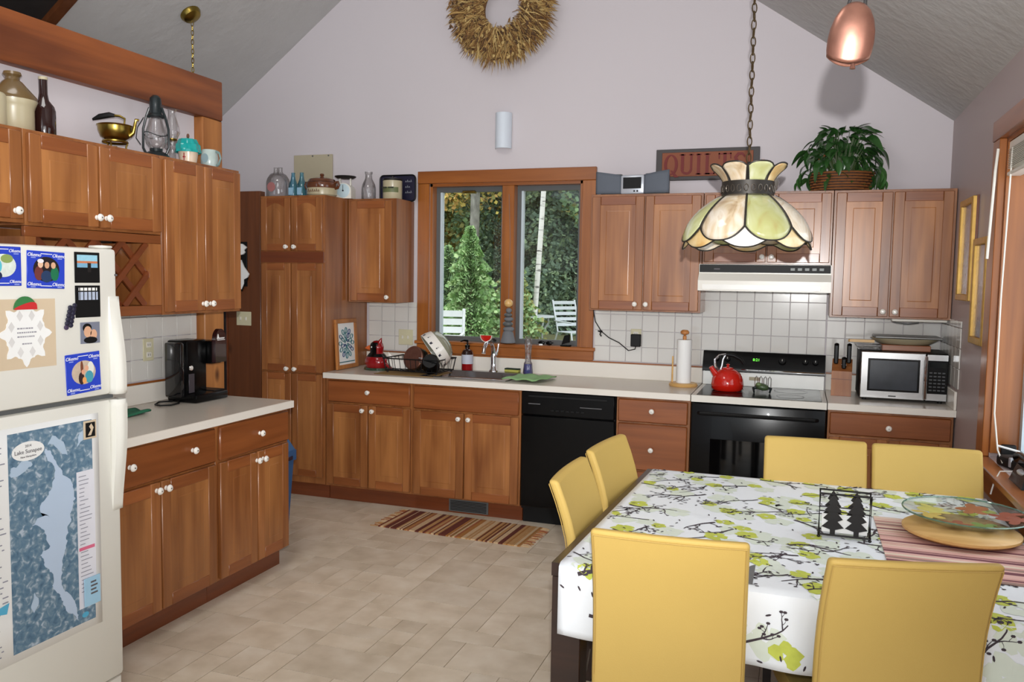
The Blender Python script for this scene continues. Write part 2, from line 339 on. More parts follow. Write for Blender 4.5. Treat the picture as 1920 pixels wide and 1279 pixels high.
# give every floor tile its own tint
t_ = M['ftile'].node_tree; p_ = t_.nodes['Principled BSDF']; lk = p_.inputs['Base Color'].links[0].from_socket
oi = t_.nodes.new('ShaderNodeObjectInfo'); mr = t_.nodes.new('ShaderNodeMapRange'); hs = t_.nodes.new('ShaderNodeHueSaturation'); mr.inputs['To Min'].default_value = .92; mr.inputs['To Max'].default_value = 1.04
t_.links.new(oi.outputs['Random'], mr.inputs[0]); t_.links.new(mr.outputs[0], hs.inputs['Value']); t_.links.new(lk, hs.inputs['Color']); t_.links.new(hs.outputs[0], p_.inputs['Base Color'])
vadd = t_.nodes.new('ShaderNodeVectorMath'); mapn = [n for n in t_.nodes if n.type == 'MAPPING'][0]; vm = t_.nodes.new('ShaderNodeMath'); vm.operation = 'MULTIPLY'; vm.inputs[1].default_value = 30
src = mapn.inputs[0].links[0].from_socket; t_.links.new(oi.outputs['Random'], vm.inputs[0]); t_.links.new(src, vadd.inputs[0]); t_.links.new(vm.outputs[0], vadd.inputs[1]); t_.links.new(vadd.outputs[0], mapn.inputs[0])
# back gable wall with the window hole
wx0, wx1, wz0, wz1 = -2.014, -.853, 1.115, 2.272
b = MB()
b.prism([(XO, 0), (wx0, 0), (wx0, roof(wx0)), (XO, roof(XO))], 0, .16); b.prism([(wx1, 0), (XR + .16, 0), (XR + .16, roof(XR)), (wx1, roof(wx1))], 0, .16)
b.prism([(wx0, 0), (wx1, 0), (wx1, wz0), (wx0, wz0)], 0, .16)
b.prism([(wx0, wz1), (wx1, wz1), (wx1, roof(wx1)), (RX, RZ), (wx0, roof(wx0))], 0, .16)
wall_back = struct(b.build('wall_back', 'wall', weld=True))
# right wall with the big window and an unseen opening added for the fill lamp
ry0, ry1, rz0, rz1 = -3.3, -1.468, .83, 2.235
b = MB(); b.box(XR, XR + .16, ry1, 0, 0, roof(XR)); b.box(XR, XR + .16, RB, -7.1, 0, roof(XR)); b.box(XR, XR + .16, -4.7, ry0, 0, roof(XR)); b.box(XR, XR + .16, -7.1, -4.7, 2.3, roof(XR)); b.box(XR, XR + .16, -7.1, -4.7, 0, .15); b.box(XR, XR + .16, ry0, ry1, 0, rz0); b.box(XR, XR + .16, ry0, ry1, rz1, roof(XR))
wall_right = struct(b.build('wall_right', 'wallr'))
PX = -2.604
wall_left = struct(MB().box(PX - .1, PX, RB, -1.82, 0, 2.46).build('wall_left', 'wall'))
struct(MB().box(XO - .15, XO, RB, .16, 0, roof(XO)).build('wall_far_left', 'wall'))
def ceil(xa, xb):
    za, zb = roof(xa), roof(xb)
    return struct(MB().prism([(xa, za), (xb, zb), (xb, zb + .2), (xa, za + .2)], RB, .16).build('ceiling', 'ceil'))
ceil(RX, XR + .3); ceil(XO - .2, RX)
# timber post and beam at the end of the low partition
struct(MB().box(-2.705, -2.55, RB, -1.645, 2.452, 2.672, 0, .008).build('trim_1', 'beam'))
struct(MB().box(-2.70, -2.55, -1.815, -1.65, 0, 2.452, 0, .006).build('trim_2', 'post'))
# dark panel added in the passage, its colour standing in for the unlit gap
d1 = struct(MB().box(-4.28, -3.36, -.60, -.56, 0, 2.1, 0, .004).build('dark_gap_panel', mat('gap_shade', (34, 26, 24), .5)))
MB().lathe([(.0, .07), (.025, .065), (.03, .04), (.012, .02), (.012, 0)], (-3.45, -.6, .98), 12, ax=(0, -1, 0)).build('gap_panel_knob', 'brass', d1)
# tiles of the splash backs, parts of their walls
def splash(wall, u0, u1, zlow, z1, place, pitch=.1105, th=.007, z0=None):
    zs = zlow
    while zs < z1 - .012:
        zt = min((z0 + pitch) if (z0 and zs == zlow) else zs + pitch, z1); u = u0
        while u < u1 - .012:
            ut = min(u + pitch, u1); w, h = ut - u - .003, zt - zs - .003
            key = (round(w, 3), round(h, 3), place[0])
            if key not in SPL:
                bb = MB(); bb.box(-w / 2, w / 2, -th, 0, -h / 2, h / 2, 0, .0016) ; SPL[key] = bb.build('tile', 'tilew', wall); t = SPL[key]
            else: t = copy_part(SPL[key], wall)
            t.parent = wall; cu, cz = (u + ut) / 2, (zs + zt) / 2
            if place[0] == 'b': t.location = (cu, -.001, cz)
            elif place[0] == 'l': t.location = (PX + .001, cu, cz); t.rotation_euler = (0, 0, pi / 2)
            else: t.location = (XR - .001, cu, cz); t.rotation_euler = (0, 0, -pi / 2)
            u = ut
        zs = zt
SPL = {}
splash(wall_back, -.748, -.018, 1.03, 1.39, 'b', z0=1.023); splash(wall_back, -.018, .76, 1.03, 1.70, 'b', z0=1.023); splash(wall_back, .76, 1.412, 1.03, 1.39, 'b', z0=1.023); splash(wall_back, -2.515, -2.11, 1.03, 1.40, 'b')
splash(wall_left, -3.2, -1.83, 1.03, 1.39, 'l'); splash(wall_right, -.66, -.012, 1.03, 1.40, 'r')

# window in the back wall
w1 = struct(MB().box(-2.104, -2.014, -.022, 0, 1.115, 2.272, 0, .003).box(wx1, -.757, -.022, 0, 1.115, 2.272, 0, .003).build('window_1', 'pine'))
MB().box(-2.104, -.757, -.026, 0, 2.272, 2.362, 0, .003).build('head_casing', 'pineh', w1)
MB().box(-2.104, -.751, -.024, 0, 1.028, 1.092, 0, .003).build('apron', 'pineh', w1)
MB().box(-2.12, -.74, -.034, .10, 1.092, 1.117, 0, .004).build('sill', 'pineh', w1)
MB().box(wx0, wx0 + .02, 0, .16, 1.117, wz1).box(wx1 - .02, wx1, 0, .16, 1.117, wz1).build('jamb', 'pine', w1)
MB().box(wx0, wx1, 0, .16, wz1 - .02, wz1).build('head_jamb', 'pineh', w1)
MB().box(-1.45, -1.358, .0, .16, 1.117, 2.252, 0, .004).build('mullion', 'pine', w1)
for x0, x1 in ((-1.994, -1.45), (-1.358, -.873)):
    s = MB().box(x0, x0 + .030, .075, .115, 1.117, 2.252).box(x1 - .030, x1, .075, .115, 1.117, 2.252).box(x0 + .03, x1 - .03, .075, .115, 2.217, 2.252).box(x0 + .03, x1 - .03, .075, .115, 1.117, 1.152).build('sash', 'greym', w1)
    MB().box(x0 + .030, x0 + .046, .078, .112, 1.152, 2.217).build('sash_strip', 'alum', w1)
    MB().box(x0 + .03, x1 - .03, .093, .098, 1.152, 2.217).build('pane', 'pane', w1)
MB().box(-1.52, -1.505, .05, .076, 1.125, 1.14).tube([(-1.51, .06, 1.14), (-1.54, .04, 1.15), (-1.58, .04, 1.14)], .005).build('crank', 'iron', w1)
MB().box(-1.78, -1.68, .05, .09, 2.205, 2.225, 0, .004).tube([(-1.76, .05, 2.21), (-1.72, .04, 2.215), (-1.69, .05, 2.21)], .004).build('sash_lock', 'brass', w1)
# side window
w2 = struct(MB().box(XR - .03, XR, ry1, -1.338, .83, 2.235, 0, .003).box(XR - .03, XR, ry0 - .13, ry0, .83, 2.235, 0, .003).build('window_2', 'pine'))
MB().box(XR - .035, XR, ry0 - .13, -1.338, 2.235, 2.325, 0, .003).build('head_casing', 'piney', w2)
MB().box(XR, XR + .15, ry1 - .02, ry1, .85, 2.215).box(XR, XR + .15, ry0, ry0 + .02, .85, 2.215).build('jamb', 'pine', w2)
MB().box(XR, XR + .15, ry0, ry1, 2.215, 2.235).build('head_jamb', 'piney', w2)
MB().box(1.352, XR + .15, ry0 - .15, -1.44, .80, .829, 0, .004).build('sill', 'piney', w2)
MB().box(XR - .03, XR, ry0 - .13, -1.45, .69, .80, 0, .003).build('apron', 'piney', w2)
MB().box(XR + .11, XR + .15, ry1 - .06, ry1 - .02, .83, 2.215).box(XR + .11, XR + .15, ry0 + .02, ry0 + .06, .83, 2.215).box(XR + .11, XR + .15, -2.40, -2.36, .83, 2.215).box(XR + .11, XR + .15, ry0 + .06, ry1 - .06, 2.175, 2.215).box(XR + .11, XR + .15, ry0 + .06, ry1 - .06, .83, .875).build('sash', 'alum', w2)
for y0, y1 in ((-2.36, ry1 - .06), (ry0 + .06, -2.40)): MB().box(XR + .128, XR + .133, y0, y1, .875, 2.175).build('pane', 'pane', w2)
t = thing('window_blind', 'white slatted blind drawn up to the head of the side window', 'blind', (XR + .02, -1.49, 2.14))
MB().box(-.02, .03, -1.75, -.02, .04, .072, 0, .003).build('headrail', 'white', t)
sl = None
for i in range(12):
    if sl is None: sl = MB().box(-.024, .03, -1.75, -.024, 0, .0018).build('slat', 'white', t)
    else: s_ = copy_part(sl, t)
    (sl if i == 0 else s_).location = (0, 0, .037 - i * .0075)
MB().box(-.024, .03, -1.75, -.022, -.075, -.058, 0, .003).build('bottom_rail', 'white', t)
MB().tube([(-.06, -.01, .045), (-.065, .0, -.05), (-.075, .012, -.43)], .006).build('wand', 'white', t)
MB().tube([(-.02, -.08, .04), (-.03, -.08, -.6), (-.03, -.09, -1.1), (-.02, -.14, -1.25), (-.01, -.2, -1.295)], .0035).build('cord', 'white', t)

# ------------------------------------------------------------------ cabinets (local frame: front faces -y, u along x)
def outline(u0, u1, v0, v1, ins, arch):
    u0 += ins; u1 -= ins; v0 += ins; v1 -= ins
    pts = [(u0, v0), (u1, v0)]
    if not arch: return pts + [(u1, v1), (u0, v1)]
    n = 10
    for i in range(n + 1):
        a = i / n; pts.append((u1 + (u0 - u1) * a, v1 - arch * (1 - sin(pi * a))))
    return pts
KN = [None]
def knob(parent, x, y, z):
    if KN[0] is None:
        k = MB(); k.lathe([(.0, .030), (.006, .0300), (.011, .029), (.0155, .024), (.0165, .020), (.014, .015), (.008, .011), (.007, .006), (.010, .002), (.0105, 0)], (0, 0, 0), 16, ax=(0, -1, 0)); k.lathe([(0, .0312), (.003, .0312), (.0035, .0295)], (0, 0, 0), 8, 1, ax=(0, -1, 0))
        KN[0] = k.build('knob', ['knob', 'steel'], parent); o = KN[0]
    else: o = copy_part(KN[0], parent)
    o.location = (x, y, z); return o
def door(root, u0, u1, z0, z1, yf, kn=None, arch=0, sw=.056):
    b = MB(); y0, y1 = yf - .02, yf - .0005
    b.box(u0, u0 + sw, y0, y1, z0, z1, 0, .0035); b.box(u1 - sw, u1, y0, y1, z0, z1, 0, .0035); b.box(u0 + sw, u1 - sw, y0, y1, z0, z0 + sw, 1, .0025)
    if arch:
        o = outline(u0 + sw, u1 - sw, z0 + sw, z1 - sw + .012, 0, arch)[2:]
        b.prism([(u1 - sw, z1 - .001), (u0 + sw, z1 - .001)] + o[::-1], y0, y1, 'xz', 1)
    else: b.box(u0 + sw, u1 - sw, y0, y1, z1 - sw, z1, 1, .0025)
    d = b.build('door', ['mv', 'mh'], root)
    p = MB(); q = (u0 + sw - .001, u1 - sw + .001, z0 + sw - .001, z1 - sw + (.013 if arch else .001))
    lv = [(0, y0 + .002), (.005, y0 + .010), (.009, y0 + .0145), (.014, y0 + .0145), (.038, y0 + .0015), (.041, y0 + .0008)]
    rings = [[(u, y, v) for u, v in outline(*q, ins, arch)] for ins, y in lv]; n = len(rings[0])
    vs = sum(rings, []); fs = [(i * n + j, i * n + (j + 1) % n, (i + 1) * n + (j + 1) % n, (i + 1) * n + j) for i in range(len(lv) - 1) for j in range(n)]
    fs.append(tuple((len(lv) - 1) * n + j for j in range(n))); fs.append(tuple(range(n))[::-1]); p.add(vs, fs)
    p.build('panel', 'mp', d, sharp=12)
    if kn: knob(d, kn[0], y0, kn[1])
    return d
def drawer(root, u0, u1, z0, z1, yf, knobs=(), name='drawer_front'):
    d = MB().box(u0, u1, yf - .02, yf - .0005, z0, z1, 0, .006).build(name, 'mf', root)
    for k in knobs: knob(d, k[0], yf - .02, k[1])
    return d
def base_cab(label, loc, rz, w, drawers, doors, depth=.60, name='base_cabinet', kick=.055, h=.876):
    t = thing(name, label, 'cabinet', loc, rz)
    b = MB(); b.box(0.001, w - .001, -depth, -.01, .11, h - .001, 0, .001); b.build('body', 'mv', t)
    MB().box(0, w, -depth + kick, -.02, 0.001, .11).build('kick_board', 'mk', t)
    for d in drawers: drawer(t, *d[:4], -depth, d[4])
    for d in doors: door(t, *d[:4], -depth, d[4])
    return t
def wall_cab(label, loc, rz, w, z0, z1, doors, depth=.295, name='wall_cabinet', archs=0):
    t = thing(name, label, 'cabinet', (loc[0], loc[1], z0), rz)
    MB().box(.001, w - .001, -depth, -.009, 0, z1 - z0, 0, .001).build('body', 'mv', t)
    for d in doors: door(t, d[0], d[1], d[2] - z0, d[3] - z0, -depth, (d[4][0], d[4][1] - z0) if d[4] else None)
    return t
# back run, u = x - x0
def U(x0, xs): return [tuple([q[0] - x0, q[1] - x0, q[2], q[3]] + [q[4] if not q[4] else ([(k[0] - x0, k[1]) for k in q[4]] if isinstance(q[4], list) else (q[4][0] - x0, q[4][1]))]) for q in xs]
x0 = -2.525
base_cab('maple base cabinet with one drawer, against the tall pantry', (x0, 0, 0), 0, .673, U(x0, [(-2.500, -1.866, .712, .862, [(-2.18, .792)])]), U(x0, [(-2.508, -2.187, .125, .698, (-2.222, .664)), (-2.179, -1.862, .125, .698, (-2.146, .664))]))
x0 = -1.852
tsink = base_cab('maple sink base cabinet with plain false drawer front', (x0, 0, 0), 0, .775, U(x0, [(-1.838, -1.090, .706, .862, [])]), U(x0, [(-1.838, -1.472, .120, .694, (-1.505, .658)), (-1.464, -1.090, .120, .694, (-1.434, .658))]))
x0 = -.455
t = base_cab('narrow maple drawer stack between dishwasher and range', (x0, 0, 0), 0, .452, U(x0, [(-.442, -.018, .722, .862, [(-.232, .795)]), (-.442, -.018, .425, .712, [(-.232, .556)]), (-.442, -.018, .125, .415, [(-.232, .28)])]), [])
x0 = .768
base_cab('maple base cabinet under the microwave', (x0, 0, 0), 0, .645, U(x0, [(.78, 1.40, .735, .862, [(1.088, .79)])]), U(x0, [(.78, 1.085, .125, .722, (1.05, .66)), (1.093, 1.40, .125, .722, (1.13, .66))]))
# left run, local x = y - y0
y0 = -3.17
base_cab('wide maple base cabinet with two-knob drawer next to the refrigerator', (PX, y0, 0), pi / 2, .748, [(.02, .736, .700, .862, [(.199, .788), (.574, .788)])], [(.02, .372, .118, .688, (.348, .655)), (.380, .736, .118, .688, (.404, .655))])
y0 = -2.42
base_cab('maple base cabinet at the open end of the side counter', (PX, y0, 0), pi / 2, .59, [(.016, .574, .700, .862, [(.319, .782)])], [(.016, .300, .118, .688, (.294, .645)), (.308, .574, .118, .688, (.345, .645))])
# uppers
x0 = -.722
wall_cab('maple wall cabinet between window and range hood', (x0, 0), 0, .722, 1.39, 2.143, U(x0, [(-.708, -.369, 1.40, 2.128, (-.413, 1.437)), (-.361, -.014, 1.40, 2.128, (-.342, 1.437))]))
x0 = .002
wall_cab('short maple wall cabinet above the range hood', (x0, 0), 0, .758, 1.70, 2.143, U(x0, [(.016, .383, 1.712, 2.128, (.362, 1.745)), (.391, .748, 1.712, 2.128, (.418, 1.745))]))
x0 = .762
wall_cab('maple wall cabinet above the microwave, at the side wall', (x0, 0), 0, .655, 1.39, 2.143, U(x0, [(.776, 1.081, 1.40, 2.128, (1.053, 1.43)), (1.089, 1.40, 1.40, 2.128, (1.118, 1.43))]))
x0 = -2.525
wall_cab('single-door maple wall cabinet between pantry and window', (x0, 0), 0, .388, 1.40, 2.143, U(x0, [(-2.50, -2.168, 1.41, 2.128, (-2.198, 1.44))]))
LZ = 2.143
wall_cab('maple wall cabinet above the refrigerator, cut by the picture edge', (PX, -3.90), pi / 2, .732, 1.775, LZ, [(.02, .715, 1.79, 2.128, (.68, 1.82))], .31)
wall_cab('short maple wall cabinet above the wine rack', (PX, -3.166), pi / 2, .736, 1.768, LZ, [(.014, .350, 1.78, 2.128, (.338, 1.822)), (.360, .722, 1.78, 2.128, (.390, 1.822))], .31)
wall_cab('tall maple wall cabinet over the coffee maker', (PX, -2.428), pi / 2, .586, 1.388, LZ, [(.014, .283, 1.40, 2.128, (.266, 1.436)), (.291, .572, 1.40, 2.128, (.322, 1.436))], .31)
# lattice wine rack
t = thing('wine_rack', 'maple lattice wine rack behind the top of the refrigerator', 'wine rack', (PX, -3.166, 1.39), pi / 2)
MB().box(0, .736, -.31, -.29, .335, .376, 0, .002).build('top_rail', 'mf', t); MB().box(0, .736, -.31, -.29, 0, .045, 0, .002).build('bottom_rail', 'mf', t)
MB().box(0, .05, -.31, -.01, .0451, .3349).build('side_stile', 'mv', t); MB().box(.662, .735, -.31, -.01, .0451, .3349).build('side_stile', 'mv', t); MB().box(.05, .662, -.02, -.01, 0.001, .376).box(.05, .662, -.29, -.02, .001, .012).build('back_board', 'mp', t)
for k, sgn in ((0, 1), (1, -1)):
    for i in range(-2, 7):
        a = .06 + i * .15; pts = []
        za, zb = .045, .335
        ua, ub = (a, a + .29) if sgn > 0 else (a + .29, a)
        def clip(u_, zz, u2, z2):
            if u_ < .05: f = (.05 - u_) / (u2 - u_); return (.05, zz + f * (z2 - zz))
            if u_ > .662: f = (.662 - u_) / (u2 - u_); return (.662, zz + f * (z2 - zz))
            return (u_, zz)
        if max(ua, ub) <= .06 or min(ua, ub) >= .65: continue
        A = clip(ua, za, ub, zb); B_ = clip(ub, zb, ua, za)
        d = Vector((B_[0] - A[0], B_[1] - A[1])).normalized() * 1; n = Vector((-d.y, d.x)) * .014
        yy = -.306 + k * .011
        MB().prism([(A[0] + n.x, A[1] + n.y), (A[0] - n.x, A[1] - n.y), (B_[0] - n.x, B_[1] - n.y), (B_[0] + n.x, B_[1] + n.y)], yy, yy + .010, 'xz').build('slat', 'mk', t)
# pantry
t = thing('pantry_cabinet', 'tall maple pantry cabinet with arched top doors', 'cabinet', (-3.06, 0, 0))
MB().box(.001, .53, -.60, -.01, .11, 2.143, 0, .002).build('body', 'mv', t); MB().box(0, .53, -.545, -.02, .001, .11).build('kick_board', 'mk', t)
MB().box(.01, .522, -.612, -.6005, 1.676, 1.752).build('middle_rail', 'mk', t)
for u0, u1, ks in ((.016, .259, 1), (.267, .514, -1)):
    kx = (u1 - .028) if ks > 0 else (u0 + .03)
    door(t, u0, u1, 1.757, 2.128, -.60, (kx, 1.785), arch=.03, sw=.05); door(t, u0, u1, .905, 1.670, -.60, (kx, .925), sw=.05); door(t, u0, u1, .16, .893, -.60, None, sw=.05)
# dark wood panel left of the pantry
t = thing('wood_wall_panel', 'dark knotty wood wall panel between doorway and pantry', 'panel', (-3.345, -.6, 0))
MB().box(0, .283, 0, .06, .001, 2.18, 0, .003).build('board', 'panelwood', t); MB().box(-.012, .0, -.006, .06, .001, 2.18).build('edge_strip', 'mk', t)

# ------------------------------------------------------------------ counters
def slab_hole(b, x0, x1, y0, y1, z0, z1, h=None, m=0):
    if not h: return b.box(x0, x1, y0, y1, z0, z1, m)
    a0, a1, c0, c1 = h; o = [(x0, y0), (x1, y0), (x1, y1), (x0, y1)]; i = [(a0, c0), (a1, c0), (a1, c1), (a0, c1)]
    vs = [(x, y, z) for z in (z1, z0) for ring in (o, i) for x, y in ring]; fs = []
    for k in range(4):
        n = (k + 1) % 4
        fs += [(k, n, 4 + n, 4 + k), (8 + n, 8 + k, 12 + k, 12 + n), (k, 8 + k, 8 + n, n), (4 + k, 4 + n, 12 + n, 12 + k)]
    return b.add(vs, fs, m)
SH = (-1.80, -1.235, -.525, -.105)
t = thing('countertop', 'long pale laminate countertop with sink under the window', 'countertop', (0, 0, .876))
b = MB(); slab_hole(b, -2.527, -.003, -.631, -.001, 0, .038, SH); b.build('top', 'lam', t)
MB().box(-2.527, -.003, -.637, -.631, 0, .0365).build('front_edge', 'lamw', t); MB().box(-2.527, -.003, -.022, -.008, .038, .140, 0, .002).build('backsplash', 'lamw', t); MB().box(-2.527, -.003, -.020, -.008, .1405, .150).build('wood_strip', 'pineh', t)
t = thing('countertop', 'short laminate countertop under the microwave', 'countertop', (.766, 0, .876))
MB().box(0, .652, -.631, -.001, 0, .038).build('top', 'lam', t); MB().box(0, .652, -.637, -.631, 0, .0365).build('front_edge', 'lamw', t)
MB().box(0, .652, -.022, -.008, .038, .14, 0, .002).box(.638, .652, -.63, -.022, .038, .14, 0, .002).build('backsplash', 'lamw', t); MB().box(0, .652, -.02, -.008, .1405, .15).build('wood_strip', 'pineh', t)
t = thing('countertop', 'laminate side countertop carrying the coffee maker', 'countertop', (PX, -3.2, .876), pi / 2)
MB().box(.005, 1.372, -.631, -.001, 0, .038).build('top', 'lam', t); MB().box(.005, 1.378, -.637, -.631, 0, .0365).box(1.372, 1.378, -.631, -.055, 0, .0365).build('front_edge', 'lamw', t)
MB().box(.005, 1.37, -.022, -.008, .038, .14, 0, .002).build('backsplash', 'lamw', t); MB().box(.005, 1.37, -.02, -.008, .1405, .15).build('wood_strip', 'pineh', t)

# ------------------------------------------------------------------ sink and tap
t = thing('kitchen_sink', 'stainless steel sink set in the window counter', 'sink', (-1.5175, -.315, .914))
b = MB(); hx, hy = .2815, .209
slab_hole(b, -hx - .03, hx + .03, -hy - .03, hy + .06, .0005, .006, (-hx + .012, hx - .012, -hy + .012, hy - .012)); b.build('rim', 'steel', t)
i0, i1 = (hx - .012, hy - .012), (hx - .03, hy - .03)
vs = [(sx_ * q[0], sy_ * q[1], z) for q, z in ((i0, .004), (i1, -.15)) for sx_, sy_ in ((-1, -1), (1, -1), (1, 1), (-1, 1))]
MB().add(vs, [(0, 1, 5, 4), (1, 2, 6, 5), (2, 3, 7, 6), (3, 0, 4, 7), (4, 5, 6, 7)]).build('basin', 'steel', t, recalc=False, solid=.003)
MB().lathe([(.0, .003), (.03, .003), (.035, 0)], (0, 0, -.149), 16).build('drain', 'chrome', t)
t = thing('kitchen_faucet', 'curved chrome faucet standing behind the sink', 'faucet', (-1.468, -.075, .92))
MB().lathe([(.034, 0), (.034, .006), (.024, .02), (.020, .06), (.023, .10), (.021, .13)], (0, 0, 0), 18).build('base', 'chrome', t)
MB().tube([(0, 0, .11), (-.002, -.004, .16), (-.006, -.025, .20), (-.012, -.065, .218), (-.018, -.11, .205), (-.022, -.135, .175), (-.023, -.145, .14)], [.018, .016, .014, .013, .013, .0135, .015], 12).build('spout', 'chrome', t)
MB().tube([(.018, 0, .12), (.03, .0, .15), (.034, .005, .20)], [.010, .008, .006], 10).build('lever', 'chrome', t)

# ------------------------------------------------------------------ dishwasher and vent
t = thing('dishwasher', 'black dishwasher with flat control panel beside the sink', 'dishwasher', (-1.074, -.02, 0))
MB().box(.003, .612, -.57, -.001, .10, .872).build('body', 'blackm', t); MB().box(.004, .611, -.598, -.5705, .12, .715, 0, .005).build('door', 'black', t)
cp = MB().box(.004, .611, -.602, -.5705, .720, .872, 0, .006).build('control_panel', 'black', t)
MB().box(.05, .565, -.607, -.6021, .835, .850, 0, .002).build('handle', 'blackm', cp); MB().box(.05, .13, -.6035, -.6021, .79, .796).box(.39, .53, -.6035, -.6021, .785, .79).build('marking', mat('dim_grey_print', (92, 92, 94), .5), cp)
for i in range(7): MB().box(.20 + i * .033, .222 + i * .033, -.605, -.6021, .752, .762, 0, .001).build('button', 'blackm', cp)
MB().box(.004, .611, -.53, -.02, .001, .0999).build('kick_plate', 'blackm', t)
t = thing('floor_vent', 'grey metal vent grille in the sink cabinet kick board', 'vent', (-1.60, -.5455, .012))
MB().box(0, .285, -.006, 0, 0, .085, 0, .002).build('frame', 'greym', t)
for i in range(7): MB().box(.012, .273, -.009, -.006, .009 + i * .010, .014 + i * .010).build('slat', 'iron', t)

# ------------------------------------------------------------------ range and hood
t = thing('kitchen_range', 'black glass-top electric range with white trim', 'range', (.001, 0, 0))
MB().box(.004, .758, -.60, -.03, .02, .872).build('body', 'blackm', t); MB().box(.02, .74, -.56, -.05, 0, .02).build('foot_rail', 'blackm', t)
od = MB().box(.004, .758, -.645, -.601, .205, .868, 0, .008).build('oven_door', 'black', t)
MB().box(.12, .642, -.6475, -.6452, .33, .66, 0, .001).build('oven_window', mat('dark_oven_glass', (6, 6, 7), .05, coat=.6), od)
MB().tube([(.05, -.648, .81), (.06, -.685, .815), (.70, -.685, .815), (.712, -.648, .81)], .011, 8).build('handle', 'blackm', od)
MB().box(.004, .758, -.64, -.601, .03, .195, 0, .006).build('bottom_drawer', 'black', t)
b = MB(); slab_hole(b, .002, .760, -.642, -.05, .874, .914, (.03, .732, -.615, -.075)); b.build('cooktop_trim', 'white', t)
ct = MB().box(.029, .733, -.616, -.074, .88, .9155, 0, .001).build('cooktop_glass', mat('black_ceramic_glass', (14, 14, 16), .22, coat=0, spec=.12, ior=1.2), t)
for cx_, cy_, r_ in ((.2, -.47, .10), (.56, -.47, .08), (.2, -.22, .08), (.56, -.22, .10)): MB().lathe([(r_, .0001), (r_, .0006), (r_ - .004, .0006), (r_ - .004, .0001)], (cx_, cy_, .9156), 28).build('burner_ring', mat('burner_ring_grey', (58, 58, 60), .3), ct)
MB().box(.004, .758, -.074, -.012, .914, 1.01, 0, .003).build('back_guard', mat('pale_steel_guard', (206, 206, 202), .32, metal=.25), t)
MB().box(.30, .37, -.0765, -.0742, .955, .978, 0, .001).build('badge', 'beige', t)
cp = MB().prism([(-.012, 1.005), (-.012, 1.135), (-.035, 1.135), (-.088, 1.03), (-.088, 1.005)], .002, .760, 'yz').build('control_panel', 'black', t)
MB().box(.25, .756, -.0925, -.0881, 1.021, 1.026).build('chrome_strip', 'chrome', cp)
def panel_pt(z): return -.088 + (z - 1.03) * (.053 / .105)
for u_, r_ in ((.09, .017), (.16, .017), (.50, .024), (.64, .018), (.70, .018)):
    k_ = MB().lathe([(r_, 0), (r_ * .95, .012), (r_ * .8, .02), (0, .02)], (u_, panel_pt(1.083), 1.083), 18, ax=(0, -.89, .45)).build('knob', 'blackm', cp)
    MB().box(u_ - .0015, u_ + .0015, panel_pt(1.083) - .024, panel_pt(1.083) - .019, 1.09, 1.102).build('pointer', 'white', k_)
text('8:21', .026, 'lcd', cp, (.34, panel_pt(1.088) - .002, 1.088), (pi / 2 - .46, 0, 0), 'clock_digits')
t = thing('range_hood', 'white under-cabinet range hood with black control strip', 'range hood', (.003, 0, 1.535))
MB().prism([(-.008, .16), (-.46, .16), (-.46, .105), (-.50, .062), (-.50, .0), (-.008, 0)], 0, .756, 'yz').build('shell', 'white', t)
MB().box(.004, .752, -.4655, -.4602, .112, .158, 0, .001).build('control_strip', 'blackm', t)
MB().box(.09, .125, -.467, -.4656, .128, .136).build('badge', 'ink', t)
for i in range(5): MB().box(.53 + i * .04, .555 + i * .04, -.468, -.4656, .126, .142, 0, .001).build('switch', mat('hood_switch_grey', (120, 126, 124), .4), t)
MB().box(.025, .70, -.5035, -.5003, .008, .04, 0, .001).build('front_lip', mat('hood_bright_lip', (240, 238, 232), .25), t)

# ------------------------------------------------------------------ refrigerator (front faces +x)
FX, FY0 = -1.8, -3.205
t = fr = thing('refrigerator', 'almond top-freezer refrigerator covered with magnets and a map', 'refrigerator', (FX, FY0, 0), pi / 2)
# local: x along world y (0 = far edge, negative towards camera), front at y=0
MB().box(-.80, -.006, .075, .76, .05, 1.665, 0, .006).build('body', 'cream', t); MB().box(-.78, -.03, .05, .6, .001, .049).build('base_grille', 'greym', t)
fd = MB().box(-.80, 0, 0, .068, 1.138, 1.675, 0, .014).build('freezer_door', 'cream', t); rd = MB().box(-.80, 0, 0, .068, .055, 1.122, 0, .014).build('fresh_food_door', 'cream', t)
for dd, z0, z1 in ((fd, 1.14, 1.50), (rd, .70, 1.12)):
    top = dd is fd
    def hf(u, v):
        z = z0 + (z1 - z0) * v; e = (1 - v) if top else v; bulge = .032 * min(1, e * 3.0) if True else 0
        bulge = .034 * (sin(min(1, (e) * 1.25) * pi / 2)) ** 1.5
        prof = [(-.045, .004), (-.040, -bulge * .7), (-.020, -bulge), (.004, -bulge * .9), (.008, .03)]
        k = u * (len(prof) - 1); i = min(int(k), len(prof) - 2); f = k - i
        return (prof[i][0] * (1 - f) + prof[i + 1][0] * f, prof[i][1] * (1 - f) + prof[i + 1][1] * f, z)
    MB().grid(hf, 8, 16).build('handle', 'cream', dd, recalc=False, solid=.004)
MB().box(-.79, -.01, .02, .07, 1.1225, 1.1375).build('gasket', 'greym', t)
MB().box(-.055, -.004, .012, .08, 1.676, 1.686, 0, .004).build('hinge_cap', 'cream', t)
MB().box(-.012, .0006, -.0008, .004, 1.575, 1.582).build('badge', 'ink', fd)
MB().box(-.80, -.004, .01, .07, .008, .05, 0, .004).build('toe_grille', 'cream', t)
